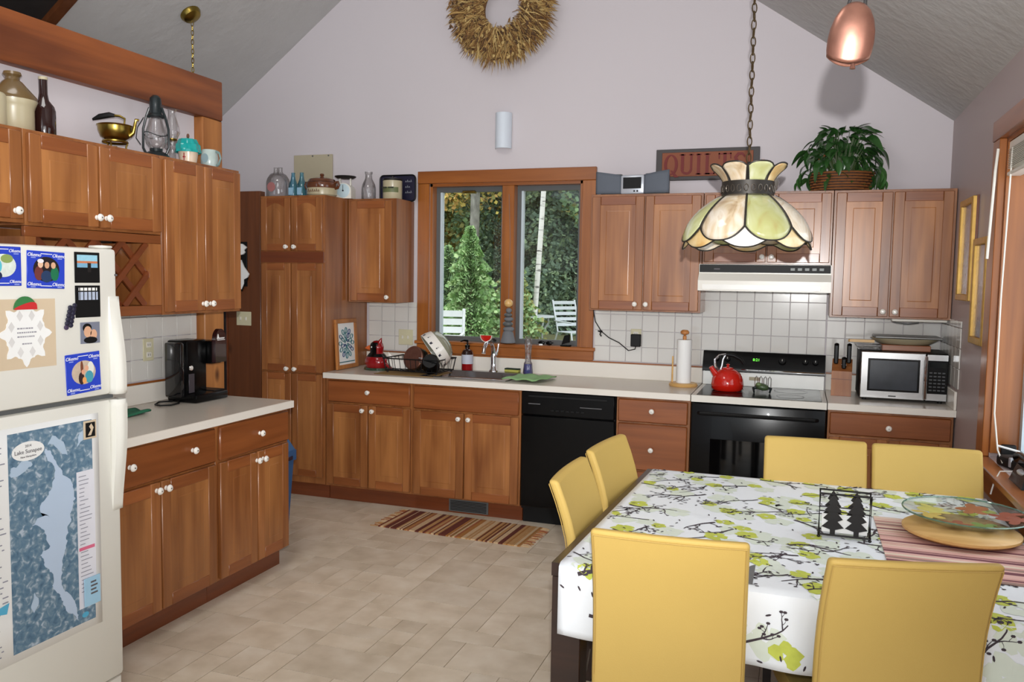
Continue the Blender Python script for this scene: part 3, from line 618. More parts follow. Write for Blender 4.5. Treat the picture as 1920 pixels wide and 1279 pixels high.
# things held on the refrigerator doors; local frame like the refrigerator's
def stuck(name, label, cat, y, z, group=None): return thing(name, label, cat, (FX, y, z), pi / 2, group)
def picture_magnet(label, y, z, w, h, kind, tilt=0):
    t = stuck('photo_magnet', label, 'magnet', y, z, 'blue framed photo magnets'); t.rotation_euler = (0, tilt, pi / 2)
    MB().box(-w / 2, w / 2, -.004, -.0005, -h / 2, h / 2, 0, .0015).build('frame', 'blue', t)
    cols = {'three': (30, 22, 24), 'beach': (214, 222, 214), 'pair': (196, 176, 156)}[kind]
    bg_ = MB().prism(circ(28, w * .345, 0, .002, .82), -.0048, -.004).build('photo', mat('photo_' + kind, cols, .5, var=.25, scale=60), t)
    L = []
    if kind == 'three': L = [('maroon', (108, 52, 48), -.03, -.012, .017, .024), ('navy', (34, 56, 92), 0, -.022, .022, .020), ('green', (24, 110, 74), .032, -.012, .016, .024), ('skin', (226, 186, 156), -.024, .018, .010, .012), ('skin', (206, 156, 124), .001, .016, .009, .011), ('skin', (214, 168, 136), .026, .016, .009, .011), ('white', (232, 228, 232), -.024, .029, .012, .007)]
    if kind == 'beach': L = [('foliage', (140, 160, 90), .012, .024, .022, .014), ('cyan', (86, 186, 204), -.018, 0, .012, .02), ('navy', (28, 40, 74), -.018, -.03, .012, .012)]
    if kind == 'pair': L = [('doorpost', (120, 66, 44), -.008, .02, .006, .024), ('bright', (226, 226, 214), .03, .014, .014, .024), ('teal', (70, 154, 170), .022, -.016, .018, .022), ('dark', (52, 32, 34), -.012, -.018, .012, .022), ('orange', (230, 164, 96), .0, -.026, .009, .012), ('skin', (220, 160, 130), -.004, .004, .007, .009), ('skin', (224, 168, 138), .012, .016, .008, .010)]
    for i, (n_, c_, u_, v_, a_, b_) in enumerate(L):
        MB().prism([(u_ + a_ * cos(q * pi / 8), v_ + b_ * sin(q * pi / 8)) for q in range(16)], -.0052 - i * .00015, -.0048).build('photo_patch', mat('photo_' + n_, c_, .5), bg_)
    for sx_ in (-1, 1):
        for sz_ in (-1, 1):
            text('Okemo', w * .115, 'paper', t, (sx_ * w * .325, -.0046, sz_ * h * .39), FACE, shear=.3); stuff(MB().box(sx_ * w * .35 - .008, sx_ * w * .35 + .010, -.0044, -.0041, sz_ * h * .39 - h * .085, sz_ * h * .39 - h * .06).build('fine_print', mat('pale_blue_print', (150, 164, 224), .5), t))
    for z_ in (-1, 1): stuff(MB().box(-w * .15, w * .15, -.0044, -.0041, z_ * h * .43 - .0012, z_ * h * .43 + .0012).build('fine_print', 'paper', t))
picture_magnet('blue photo magnet of three people in winter hats', -3.513, 1.593, .148, .124, 'three', .03)
picture_magnet('blue photo magnet cut by the picture edge, beach scene', -3.672, 1.603, .13, .126, 'beach')
picture_magnet('blue photo magnet of a couple, above the door gap', -3.369, 1.231, .150, .142, 'pair', -.04)
def dark_photo(label, y, z, w, h, kind):
    t = stuck('photo_print', label, 'photo', y, z, 'dark landscape photo prints')
    MB().box(-w / 2, w / 2, -.003, -.0005, -h / 2, h / 2, 0, .001).build('border', 'blackm', t)
    w *= .46; h *= .5
    if kind == 'lake': L = [('dusk_sky', (150, 200, 220), -w * .88, w * .88, h * .40, h * .82), ('sunset', (200, 120, 80), -w * .88, w * .88, h * .28, h * .42), ('water', (120, 170, 200), -w * .88, w * .88, 0, h * .28), ('shade', (24, 20, 20), w * .0, w * .3, -h * .3, h * .3)]
    else: L = [('bright_gap', (240, 240, 236), -w * .8, w * .8, h * .68, h * .86), ('pale_water', (176, 186, 206), -w * .8, w * .85, h * .1, h * .6)] + [('trunk', (20, 18, 20), -w * .75 + q * w * .34, -w * .68 + q * w * .34, h * .05, h * .9) for q in range(5)]
    for i, (n_, c_, a, c, e, f) in enumerate(L): MB().box(a, c, -.0032 - i * .0002, -.003, e, f).build('photo_patch', mat('photo_' + n_, c_, .5, var=.15, scale=80), t)
dark_photo('dark photo print of a sunset lake with seated person', -3.342, 1.604, .110, .108, 'lake'); dark_photo('dark photo print of tree trunks before water', -3.342, 1.484, .110, .113, 'trees')
t = stuck('photo_print', 'small photo print of two people cheek to cheek', 'photo', -3.335, 1.372)
MB().box(-.043, .043, -.003, -.0005, -.038, .038, 0, .001).build('border', mat('photo_dim_blue', (120, 124, 140), .5), t); MB().prism(circ(14, .017, -.012, .004, 1.2), -.0034, -.003).prism(circ(14, .015, .014, -.006, 1.2), -.0034, -.003).build('photo_patch', 'skin', t); MB().prism(circ(14, .02, -.014, .018, .8), -.0032, -.003).prism(circ(14, .03, 0, -.026, .4), -.0036, -.003).build('photo_patch', 'blackm', t)
t = stuck('greeting_card', 'tan card with white snowflake paper cut-out on the freezer door', 'card', -3.585, 1.383)
MB().box(-.115, .104, -.0025, -.0005, -.114, .114).build('card', 'tan', t)
star = [((.082 + .012 * cos(8 * a) + .006 * cos(16 * a)) * cos(a) - .012, (.092 + .012 * cos(8 * a) + .006 * cos(16 * a)) * sin(a)) for a in [2 * pi * i / 64 for i in range(64)]]
sf = MB().prism(star, -.0040, -.0025).build('snowflake', 'paper', t)
for i in range(8): a = pi / 8 + i * pi / 4; MB().prism(circ(4, .012, -.012 + .058 * cos(a), .064 * sin(a), 1.5), -.0045, -.004).build('cut_out', mat('paper_shade', (214, 212, 210), .8), sf)
fp = MB(); rq = random.Random(2)
for i, (a_, l_) in enumerate(((-.045, .055), (-.045, .070), (-.045, .064), (-.028, .034))):
    u_ = a_
    while u_ < a_ + l_: w_ = rq.uniform(.003, .009); fp.box(u_, u_ + w_, -.0048, -.0046, .016 - i * .0135 - (i == 3) * .010, .0205 - i * .0135 - (i == 3) * .010); u_ += w_ + .002
stuff(fp.build('fine_print', mat('soft_grey_ink', (150, 148, 156), .8), t))
t = stuck('hat_magnet', 'green and red domed magnet holding the snowflake card', 'magnet', -3.60, 1.484)
MB().prism([(.042 * cos(pi * i / 14), -.02 + .042 * sin(pi * i / 14)) for i in range(15)], -.009, -.0045).build('green_cap', mat('green_felt', (54, 120, 66), .7), t)
MB().prism([(.043 * cos(pi * i / 14), -.021 + (.008 + .024 * (1 + cos(pi * i / 14)) / 2) * (sin(pi * i / 14) ** .5 if 0 < i < 14 else 0)) for i in range(15)], -.010, -.009).build('red_band', mat('red_felt', (196, 40, 44), .7), t)
t = stuck('sprig_magnet', 'dark purple sprig magnet beside the tree-trunk photo', 'magnet', -3.421, 1.434)
for i in range(12):
    MB().ell(((i % 2 - .5) * .017 + (i - 6) * .0018, -.006, -.038 + i * .0068), (.0095, .006, .009), 0, 8, 6).build('bud', mat('purple_bud', (62, 48, 76), .6, var=.3, scale=60) if i == 0 else 'navy', t)
# lake map
t = stuck('lake_map', 'big blue lake map poster on the lower refrigerator door', 'map', -3.505, .69)
ww, hh = .193, .39
def curl(u): return -.0008 - .006 * max(0, (u - .10) / .1) ** 2
MB().grid(lambda u, v: (-.29 + .483 * u, curl(-.29 + .483 * u), -hh + 2 * hh * v), 14, 6).build('sheet', 'paper', t, recalc=False, solid=.0006)
land = ramp_mat('map_land', [(.25, (66, 96, 122)), (.45, (92, 124, 148)), (.55, (112, 138, 156)), (.66, (176, 190, 204))], scale=44, rough=.7, detail=10, distort=.6)
MB().grid(lambda u, v: (-.17 + .335 * u, curl(-.17 + .335 * u) - .0008, -hh * .93 + hh * 1.88 * v), 12, 4).build('map_land', land, t, recalc=False)
lk_ = [(-.03, .30), (.00, .27), (.03, .22), (.075, .16), (.09, .10), (.07, .03), (.045, -.03), (.03, -.10), (.02, -.17), (.05, -.23), (.085, -.31), (.09, -.345), (.06, -.31), (.02, -.24), (-.005, -.20), (-.01, -.15), (-.045, -.10), (-.06, -.06), (-.02, -.04), (-.04, .02), (-.09, .05), (-.06, .07), (-.02, .06), (-.055, .11), (-.02, .15), (.005, .19), (-.01, .25)]
rj = random.Random(6)
def jag(P, amp, lv=3):
    for _ in range(lv):
        Q = []
        for i, p in enumerate(P):
            q = P[(i + 1) % len(P)]; d = math.hypot(q[0] - p[0], q[1] - p[1]); Q += [p, ((p[0] + q[0]) / 2 + rj.uniform(-1, 1) * d * amp, (p[1] + q[1]) / 2 + rj.uniform(-1, 1) * d * amp)]
        P = Q
    return P
MB().ngon([(x, curl(x) - .0013, z) for x, z in jag(lk_, .20)]).build('lake', mat('map_lake', (186, 204, 226), .7, var=.04), t, recalc=False)
for q in ([(-.02, .31), (.0, .34), (.045, .31), (.06, .26), (.02, .29)], [(.10, .28), (.115, .33), (.155, .34), (.15, .30)], [(-.16, .26), (-.1, .275), (-.08, .255), (-.13, .23), (-.165, .235)], [(-.10, -.22), (-.085, -.18), (-.07, -.22), (-.09, -.25)]): MB().ngon([(x, curl(x) - .0013, z) for x, z in jag(q, .2, 2)]).build('pond', mat('map_pond', (176, 196, 216), .7), t, recalc=False)
MB().ngon([(-.095 + .062 * cos(2 * pi * i / 24), -.0026, .305 + .032 * sin(2 * pi * i / 24)) for i in range(24)]).build('title_oval', 'paper', t, recalc=False)
text('2014', .012, 'ink', t, (-.095, -.003, .322), FACE); text('Lake Sunapee', .019, 'ink', t, (-.095, -.003, .304), FACE); text('New Hampshire', .009, 'ink', t, (-.095, -.003, .287), FACE)
MB().grid(lambda u, v: (.095 + .075 * u, curl(.095 + .075 * u) - .0016, -.31 + .50 * v), 4, 2).build('legend', mat('map_legend', (226, 226, 234), .7), t, recalc=False)
MB().grid(lambda u, v: (.10 + .066 * u, curl(.10 + .066 * u) - .002, -.098 + .012 * v), 4, 1).build('legend_bar', mat('map_pink', (220, 110, 140), .7), t, recalc=False)
lg = MB()
for i in range(30):
    z_ = .17 - i * .0145; l_ = R.uniform(.02, .055); x_ = .103 + R.uniform(0, .006)
    if abs(z_ + .092) > .012: lg.add([(x_, curl(x_) - .0022, z_), (x_ + l_, curl(x_ + l_) - .0022, z_), (x_ + l_, curl(x_ + l_) - .0022, z_ + .003), (x_, curl(x_) - .0022, z_ + .003)], [(0, 1, 2, 3)])
for i in range(40):
    z_ = .33 - i * .0175; x_ = R.uniform(-.235, -.2); l_ = R.uniform(.006, .025); lg.add([(x_, -.0022, z_), (x_ + l_, -.0022, z_), (x_ + l_, -.0022, z_ + .004), (x_, -.0022, z_ + .004)], [(0, 1, 2, 3)])
stuff(lg.build('fine_print', mat('map_fine_print', (150, 150, 162), .8), t, recalc=False))
stuff(MB().ngon([(-.235, -.0026, -.19), (-.18, -.0026, -.18), (-.19, -.0026, -.215), (-.235, -.0026, -.205)]).ngon([(.105 + .015 + .015 * cos(i * pi / 8), curl(.12) - .0026, -.335 + .010 * sin(i * pi / 8)) for i in range(16)]).build('legend_mark', mat('map_cyan', (90, 180, 216), .7), t, recalc=False))
t = stuck('square_magnet', 'small square magnet with dark figure on the map corner', 'magnet', -3.351, 1.025)
MB().box(-.028, .028, -.009, -.005, -.033, .033, 0, .001).build('tile', 'tan', t); MB().box(-.021, .021, -.0096, -.009, -.026, .026).build('picture', 'blackm', t); MB().prism([(-.012, -.02), (.002, -.02), (.014, .006), (.004, .022), (-.006, .012), (.002, 0)], -.0102, -.0096).build('figure', 'tan', t)
t = stuck('note_magnet', 'pale blue note magnet at the lower map corner', 'magnet', -3.357, .435)
MB().box(-.036, .036, -.010, -.0075, -.052, .052, 0, .001).build('note', mat('pale_blue_note', (164, 206, 232), .6), t)
for i in range(4): MB().box(-.008, .016 + .006 * (i % 2), -.0106, -.010, .03 - i * .014, .036 - i * .014).build('writing', 'ink', t)

# ------------------------------------------------------------------ things on the left counter and wall
t = thing('coffee_maker', 'black single-serve coffee maker in front of the timber post', 'coffee maker', (-2.43, -2.10, .9145))
MB().box(-.10, .03, -.04, .115, 0, .325, 0, .012).build('body', 'black', t)
MB().box(-.085, .02, -.075, -.0405, .03, .315, 0, .01).build('water_tank', mat('smoky_tank', (20, 20, 22), .08, coat=.7), t)
hd = MB().box(-.085, .06, .1155, .205, .19, .315, 0, .012).build('brew_head', 'black', t)
MB().prism([(.160 + .043 * cos(pi * i / 14), .19 + (.125 + .065 * sin(pi * i / 14)) * (0 < i < 14 or 1)) for i in range(15)] + [(.117, .20), (.203, .20)], .0605, .085, 'yz').build('front_cap', mat('dark_maroon_cap', (44, 16, 18), .15, coat=.6), hd)
stuff(MB().tube([(.0865, .130, .325), (.0865, .136, .350), (.0865, .142, .325)], .003, 5).tube([(.0865, .142 + .005 * k, .326 + .006 * (k % 2)) for k in range(10)], .002, 5).tube([(.0865, .132, .320), (.0865, .19, .320)], .0018, 5).build('white_mark', 'paper', hd))
MB().box(-.09, .09, -.045, .215, -.0, .045, 0, .012).build('drip_tray', 'black', t); MB().box(-.07, .07, .12, .205, .0451, .05).build('tray_grid', 'iron', t)
MB().lathe([(0, .003), (.013, .003), (.015, 0)], (.031, -.01, .18), 14, ax=(1, 0, 0)).build('button', 'chrome', t); MB().box(.0305, .034, -.03, .012, .05, .15, 0, .001).build('level_strip', mat('dim_strip', (64, 60, 66), .2), t)
MB().tube([(-.06, -.045, .006), (-.10, -.10, .005), (-.06, -.17, .005), (-.01, -.19, .005), (.03, -.16, .006), (.02, -.09, .006), (-.02, -.05, .006)], .0045, 6).build('power_cord', 'blackm', t)
t = thing('pot_holder', 'green cloth pot holder lying by the refrigerator', 'pot holder', (-2.40, -2.70, .9145))
MB().grid(lambda u, v: ((u - .5) * .16 * (1 - .25 * v), -.16 + .40 * v, .010 + .006 * sin(u * 9) * sin(v * 7 + 1)), 10, 14).build('cloth', 'green', t, recalc=False, solid=.008)
def wall_plate(label, loc, rz, kind, w=.072, h=.116):
    t = thing('wall_plate', label, 'outlet' if kind == 'outlet' else 'switch', loc, rz)
    MB().box(-w / 2, w / 2, -.006, 0, -h / 2, h / 2, 0, .002).build('plate', 'almond', t)
    for i in ((-1, 1) if kind == 'outlet' else (0,) if w < .09 else (-.5, .5)):
        if kind == 'outlet': MB().box(-.017, .017, -.0085, -.006, i * .026 - .014, i * .026 + .014, 0, .002).build('socket', 'white', t); MB().box(-.008, -.005, -.009, -.0085, i * .026 - .006, i * .026 + .006).box(.005, .008, -.009, -.0085, i * .026 - .006, i * .026 + .006).build('slot', 'iron', t)
        else: MB().box(i * .046 - .006, i * .046 + .006, -.016, -.006, -.012, .012, 0, .002).build('toggle', 'white', t)
    return t
wall_plate('almond outlet plate on the tiles behind the coffee maker', (PX + .008, -2.20, 1.19), pi / 2, 'outlet')
wall_plate('pale green double switch plate on the dark wood panel', (-3.205, -.6, 1.268), 0, 'switch', .125, .10)
wall_plate('almond double outlet plate between pantry and window', (-2.20, -.008, 1.135), 0, 'switch', .118, .116)
t = thing('wall_ornament', 'black and white layered wall ornament half hidden by the tall cabinet', 'ornament', (-3.16, -.6, 1.64))
MB().box(-.10, -.012, -.010, 0, -.14, .18, 0, .002).build('backing', 'blackm', t)
MB().prism([(-.10, .165), (-.04, .165), (-.005, .14), (-.03, .12), (-.02, .105), (-.035, .09), (-.10, .08)], -.022, -.010).build('upper_piece', 'paper', t)
MB().prism([(-.10, .05), (-.055, .05), (-.03, .0), (.012, -.05), (.0, -.075), (-.03, -.09), (-.03, -.12), (-.05, -.16), (-.10, -.15)], -.022, -.010).build('lower_piece', 'paper', t); MB().prism([(-.03, -.09), (.004, -.075), (-.005, -.10), (-.03, -.13), (-.05, -.175), (-.08, -.18), (-.05, -.13)], -.018, -.010).build('black_edge', 'blackm', t)
t = thing('recycling_bin', 'tall blue plastic bin behind the end of the side counter', 'bin', (-2.40, -1.56, 0))
def frus(b, w0, d0, w1, d1, z0, z1, m=0):
    return b.add([(sx_ * w / 2, sy_ * d / 2, z) for w, d, z in ((w0, d0, z0), (w1, d1, z1)) for sx_, sy_ in ((-1, -1), (1, -1), (1, 1), (-1, 1))], [(3, 2, 1, 0), (4, 5, 6, 7), (0, 1, 5, 4), (1, 2, 6, 5), (2, 3, 7, 6), (3, 0, 4, 7)], m)
frus(MB(), .33, .13, .40, .16, .001, .50).build('bin_body', 'bin', t)
frus(frus(MB(), .43, .17, .43, .17, .5005, .56), .42, .165, .28, .10, .56, .68).build('lid', 'bin', t); MB().box(.12, .218, -.05, .05, .505, .53, 0, .003).build('swing_flap', 'navy', t)

# ------------------------------------------------------------------ top of the side cabinets
XT = -2.44; TZ = 2.1435
def top_thing(name, label, cat, y, group=None, x=XT, sc=1, sz=1):
    t = thing(name, label, cat, (x, y, TZ), .42, group); t.scale = (sc, sc, sz); return t
t = top_thing('stoneware_jug', 'large stoneware jug with brown shoulder and stubby neck', 'jug', -3.062, x=-2.46, sc=1.04, sz=.9)
MB().lathe([(0, 0), (.070, 0, 0), (.074, .006, 0), (.074, .11, 0), (.078, .125, 0), (.086, .15, 1), (.085, .165, 1), (.035, .232, 1), (.026, .24, 1), (.026, .252, 1), (.034, .262, 1), (.030, .275, 1), (0, .275, 1)], n=28).build('body', ['stoneware', mat('olive_brown_glaze', (104, 82, 50), .25, coat=.4)], t)
t = top_thing('stoneware_crock', 'cream crock with blue mark cut by the picture edge', 'crock', -3.19, x=-2.43)
MB().lathe([(0, 0), (.055, 0), (.058, .01), (.058, .13), (.05, .14), (.046, .14), (.046, .02), (0, .02)], n=24).build('body', 'stoneware', t); MB().prism(circ(12, .018, .02, .06), -.0585, -.0535).build('blue_mark', mat('cobalt_mark', (96, 110, 140), .4), t)
t = top_thing('brown_bottle', 'tall dark brown bottle beside the stoneware jug', 'bottle', -2.925, x=-2.45, sc=.98, sz=.94)
MB().lathe([(0, 0), (.044, 0), (.047, .008), (.047, .125), (.042, .145), (.022, .172), (.017, .20), (.0165, .262), (0, .262)], n=24).build('body', 'brownglass', t); MB().lathe([(.018, .2625), (.0185, .275), (0, .278)], n=16).build('stopper', 'stoneware', t)
t = top_thing('brass_kettle', 'aged brass kettle with dark handle on a little stand', 'kettle', -2.55, sc=.76, sz=.94)
MB().lathe([(0, .058), (.05, .058), (.082, .075), (.096, .105), (.098, .125), (.104, .131), (.09, .135), (.05, .138), (0, .139)], n=28).build('bowl', 'brass', t)
MB().tube([(.085, 0, .085), (.108, 0, .10), (.118, 0, .135), (.125, 0, .162), (.142, 0, .160)], [.015, .012, .010, .0085, .007], 10).build('spout', 'brass', t)
MB().tube([(.055, 0, .135), (.06, 0, .165), (.03, 0, .178), (0, 0, .180)], .006, 8).build('handle_arm', 'brass', t); MB().tube([(0, 0, .180), (-.03, 0, .182), (-.09, 0, .172), (-.13, 0, .158)], [.008, .014, .014, .006], 10).build('handle_grip', 'blackm', t)
st_ = MB().lathe([(.072, .045), (.076, .05), (.072, .057), (.066, .052), (.072, .045)], n=24).build('stand_ring', 'brass', t)
for k in range(3): a = 2 * pi * k / 3 + .5; MB().tube([(.07 * cos(a), .07 * sin(a), .05), (.06 * cos(a), .06 * sin(a), .03), (.068 * cos(a), .068 * sin(a), .002)], .005, 7).build('stand_leg', 'brass', t)
MB().lathe([(0, .001), (.035, .001), (.035, .014), (.012, .02), (.012, .03), (0, .03)], n=18).build('burner', 'brass', t)
t = top_thing('hurricane_lantern', 'dark green hurricane lantern with glass globe and wire guard', 'lantern', -2.29, x=-2.44, sc=.86, sz=1.02)
MB().lathe([(0, 0), (.075, 0), (.078, .012), (.06, .032), (.035, .042), (.035, .055), (0, .055)], n=24).build('fuel_tank', 'lantern', t)
MB().lathe([(.032, .055), (.052, .075), (.060, .105), (.054, .14), (.040, .175), (.034, .205)], n=24).build('globe', 'clear', t)
MB().lathe([(.05, .205), (.046, .212), (.034, .222), (.032, .26), (.034, .268), (.03, .295), (.016, .308), (0, .31)], n=20).build('chimney_cap', 'lantern', t)
for s_ in (-1, 1): MB().tube([(s_ * .05, 0, .02), (s_ * .072, 0, .06), (s_ * .07, 0, .15), (s_ * .052, 0, .21), (s_ * .034, 0, .25)], .007, 8).build('side_tube', 'lantern', t)
MB().tube([(.063 * cos(a), .063 * sin(a), .12 + .01 * sin(2 * a)) for a in [2 * pi * i / 24 for i in range(24)]], .0022, 6, closed=True).tube([(-.06, -.02, .20), (-.09, -.035, .15), (-.098, -.035, .10), (-.078, -.02, .07)], .0028, 6).build('wire_guard', 'lantern', t)
t = top_thing('oil_lamp', 'clear oil lamp chimney behind the cupcake jar', 'lamp', -2.085, x=-2.52, sc=.9, sz=.93)
MB().lathe([(0, 0), (.045, 0), (.045, .01), (.02, .03), (.018, .07), (.045, .10), (.045, .12), (.022, .14), (.022, .15)], n=20).build('font', 'clear', t); MB().lathe([(.026, .15), (.042, .185), (.038, .22), (.022, .27), (.020, .30), (.027, .312)], n=20).build('chimney', 'clear', t); MB().lathe([(.022, .14), (.028, .146), (.026, .152)], n=16).build('collar', 'brass', t)
t = top_thing('cupcake_jar', 'cupcake-shaped cookie jar with teal icing lid', 'jar', -2.098, x=-2.41, sc=.74, sz=.96)
MB().lathe([(0, 0), (.052, 0), (.066, .068), (.060, .070), (0, .070)], n=24).build('base', mat('pale_peach_glaze', (222, 200, 176), .2, coat=.5), t)
MB().grid(lambda u, v: ((.080 * (1 - v ** 2.6) ** .5 + .004) * (1 + .05 * sin(10 * 2 * pi * u + v * 4)) * cos(2 * pi * u), (.080 * (1 - v ** 2.6) ** .5 + .004) * (1 + .05 * sin(10 * 2 * pi * u + v * 4)) * sin(2 * pi * u), .066 + .082 * v + .005 * sin(v * 18)), 40, 10, wrap=True).build('icing_lid', 'teal', t)
MB().ell((0, 0, .155), (.010, .010, .013), 0, 10, 8).build('cherry', 'brownglaze', t); MB().box(-.012, -.006, -.066, -.062, .02, .06).box(-.018, 0, -.064, -.061, .035, .042).build('painted_mark', 'redd', t)
t = top_thing('small_mug', 'small pale blue mug with round handle at the cabinet end', 'mug', -1.935, x=-2.41, sc=1.0, sz=1.35)
MB().lathe([(0, 0), (.036, 0), (.044, .012), (.045, .045), (.038, .075), (.034, .075), (.038, .03), (0, .01)], n=22).build('cup', mat('pale_blue_glaze', (176, 190, 186), .2, var=.2, scale=30, coat=.5), t); MB().tube([(.04, -.02, .068), (.058, -.028, .062), (.066, -.03, .04), (.055, -.026, .018), (.042, -.02, .014)], .0055, 8).build('handle', mat('blue_grey_glaze', (116, 140, 138), .2, coat=.5), t); MB().prism(circ(12, .018, -.012, .04), -.0455, -.040).build('painted_mark', mat('blue_paint', (130, 150, 156), .4), t)

# ------------------------------------------------------------------ chain lights
def link_mesh(parent, m, s=1.0, name='chain_link'):
    return MB().tube([(.0075 * s * cos(a) * (1 if abs(sin(a)) < .8 else 1), 0, .017 * s * sin(a)) for a in [2 * pi * i / 12 for i in range(12)]], .0022 * s, 5, closed=True).build(name, m, parent)
def chain(parent, x, y, z0, z1, m, s=1.0):
    p = .027 * s; n = int((z1 - z0) / p); L = None
    for i in range(n + 1):
        if L is None: L = link_mesh(parent, m, s); o = L
        else: o = copy_part(L, parent)
        o.location = (x, y, z0 + i * p); o.rotation_euler = (.12 * sin(i * 1.7), 0, (pi / 2 if i % 2 else 0) + .35)
t = thing('hanging_chain_light', 'brass ceiling canopy with chain above the timber beam', 'ceiling light', (-3.26, -1.06, 2.45))
zc = roof(-3.26) - 2.45
k0 = MB(); k0.lathe([(.068, 0), (.068, -.008), (.056, -.03), (.026, -.042), (0, -.044)], n=24); k0.xf(0, Matrix.Translation((0, 0, zc)) @ Matrix.Rotation(-math.atan(.744), 4, 'Y')); k0.build('canopy', 'brass', t)
chain(t, 0.015, 0, .0, zc - .06, 'brass', 1.1)
MB().lathe([(.02, 0), (.10, -.08), (.14, -.16), (.136, -.16), (.096, -.08), (.0, -.01)], (.015, 0, -.01), 24).build('shade', 'white', t)
# framed picture on the sloping ceiling beyond the beam
t = thing('ceiling_skylight', 'dark wood-framed roof hatch on the sloping ceiling above the beam', 'skylight', (-3.42, -2.35, roof(-3.42)))
k0 = MB(); k0.box(-.34, .34, -.50, -.43, -.05, -.001).box(-.34, .34, .43, .50, -.05, -.001).box(-.34, -.27, -.43, .43, -.05, -.001).box(.27, .34, -.43, .43, -.05, -.001)
rm = Matrix.Rotation(-math.atan(.744), 4, 'Y'); k0.xf(0, rm); k0.build('frame', 'panelwood', t)
k0 = MB(); k0.box(-.27, .27, -.43, .43, -.02, -.001); k0.xf(0, rm); k0.build('dark_panel', mat('dark_hatch_panel', (44, 42, 42), .3, var=.3), t)
# leaded glass pendant over the table
LX, LY, LZ0 = .388, -2.30, 1.742
t = thing('pendant_lamp', 'leaded glass pendant lamp with petal panels over the table', 'lamp', (LX, LY, LZ0))
HB = .178   # height of the band underside
def dome(tt): return (.098 + .138 * sin(min(1.12, tt) * pi / 2 * .93) ** 1.05 + .006 * tt, HB * (1 - tt ** 1.25) - .0)
def P_(a, tt, dr=0): r, z = dome(tt); return ((r + dr) * cos(a), (r + dr) * sin(a), z)
gl_c = ramp_mat('cream_slag_glass', [(.25, (158, 128, 92)), (.42, (196, 176, 146)), (.6, (214, 204, 188)), (.78, (180, 150, 112))], scale=12, stretch=(1, 1, .16), rough=.12, detail=3, distort=1.2)
gl_g = ramp_mat('green_slag_glass', [(.25, (160, 138, 82)), (.42, (170, 170, 112)), (.6, (184, 186, 142)), (.78, (210, 210, 194))], scale=10, stretch=(1, 1, .22), rough=.12, detail=3, distort=1.2)
gl_o = ramp_mat('amber_slag_glass', [(.25, (190, 146, 84)), (.5, (206, 178, 124)), (.8, (214, 200, 168))], scale=14, rough=.12)
for m_ in (gl_c, gl_g, gl_o): m_.node_tree.nodes['Principled BSDF'].inputs['Coat Weight'].default_value = .5; m_.node_tree.nodes['Principled BSDF'].inputs['Subsurface Weight'].default_value = .0
NP = 8; AO = pi / NP * 1.35 - pi / 2 - .1
def pend(q): return 1.0 - .24 * abs(q) ** 2.6
lead = MB()
for i in range(NP):
    ac = AO + 2 * pi * i / NP; hw = pi / NP
    MB().grid(lambda u, v: P_(ac + (2 * u - 1) * hw * .97 * (1 - .0 * v), .02 + v * (pend(2 * u - 1) - .02), .010 * (1 - (2 * u - 1) ** 2) * sin(v * pi * .9)), 14, 10).build('glass_panel', (gl_g, gl_c)[i % 2], t, recalc=False, solid=.003)
    lead.tube([P_(ac - hw, .02 + (pend(1) - .02) * k / 8, .002) for k in range(9)], .0042, 6); lead.tube([P_(ac + hw * (k / 8 - 1), pend(k / 8 - 1), .002) for k in range(17)], .0034, 6)
    ab = ac + hw
    MB().grid(lambda u, v: P_(ab + (2 * u - 1) * hw * .86, (pend(1 - abs(2 * u - 1) * .86)) + v * max(0.001, (1.04 + .075 * (1 - (2 * u - 1) ** 2)) - pend(1 - abs(2 * u - 1) * .86)) * (1 - (2 * u - 1) ** 4) , -.004), 10, 4).build('skirt_glass', (gl_o, gl_c, gl_g, gl_o, gl_c, gl_o, gl_o, 'knob')[i], t, recalc=False, solid=.003)
    lead.tube([P_(ab + (2 * k / 10 - 1) * hw * .86, (pend(1 - abs(2 * k / 10 - 1) * .86)) + max(.001, (1.04 + .075 * (1 - (2 * k / 10 - 1) ** 2)) - pend(1 - abs(2 * k / 10 - 1) * .86)) * (1 - (2 * k / 10 - 1) ** 4), -.004) for k in range(11)], .003, 6)
    # crown petals
    def pet(u, v): q = (2 * u - 1); e = 1 - .22 * abs(q) ** 3; r_ = .092 + .052 * v ** 1.6 * e; return (r_ * cos(ac + q * hw * (.86 + .10 * v)), r_ * sin(ac + q * hw * (.86 + .10 * v)), HB + .048 + .068 * v * e)
    MB().grid(pet, 10, 6).build('crown_petal', (gl_g, gl_o, gl_g, gl_c, gl_o, gl_g, gl_c, gl_c)[i], t, recalc=False, solid=.003)
    lead.tube([pet(0, k / 6) for k in range(7)] + [pet(k / 8, 1) for k in range(1, 9)] + [pet(1, 1 - k / 6) for k in range(1, 7)], .003, 6)
stuff(lead.build('lead_came', 'lead', t))
MB().lathe([(.090, HB + .052), (.098, HB + .052), (.098, HB - .006), (.090, HB - .006), (.090, HB + .052)], n=36).build('metal_band', 'lead', t)
fil = MB()
for i in range(24):
    a = 2 * pi * i / 24
    fil.tube([((.0995) * cos(a + .08 * cos(q)), .0995 * sin(a + .08 * cos(q)), HB + .023 + .013 * sin(q)) for q in [2 * pi * k / 8 for k in range(8)]], .0018, 4, closed=True)
stuff(fil.build('band_filigree', mat('pewter_filigree', (112, 104, 96), .35, metal=.8), t))
MB().lathe([(0, HB + .05), (.09, HB + .05), (.09, HB + .046), (0, HB + .046)], n=24).build('top_plate', 'lead', t)
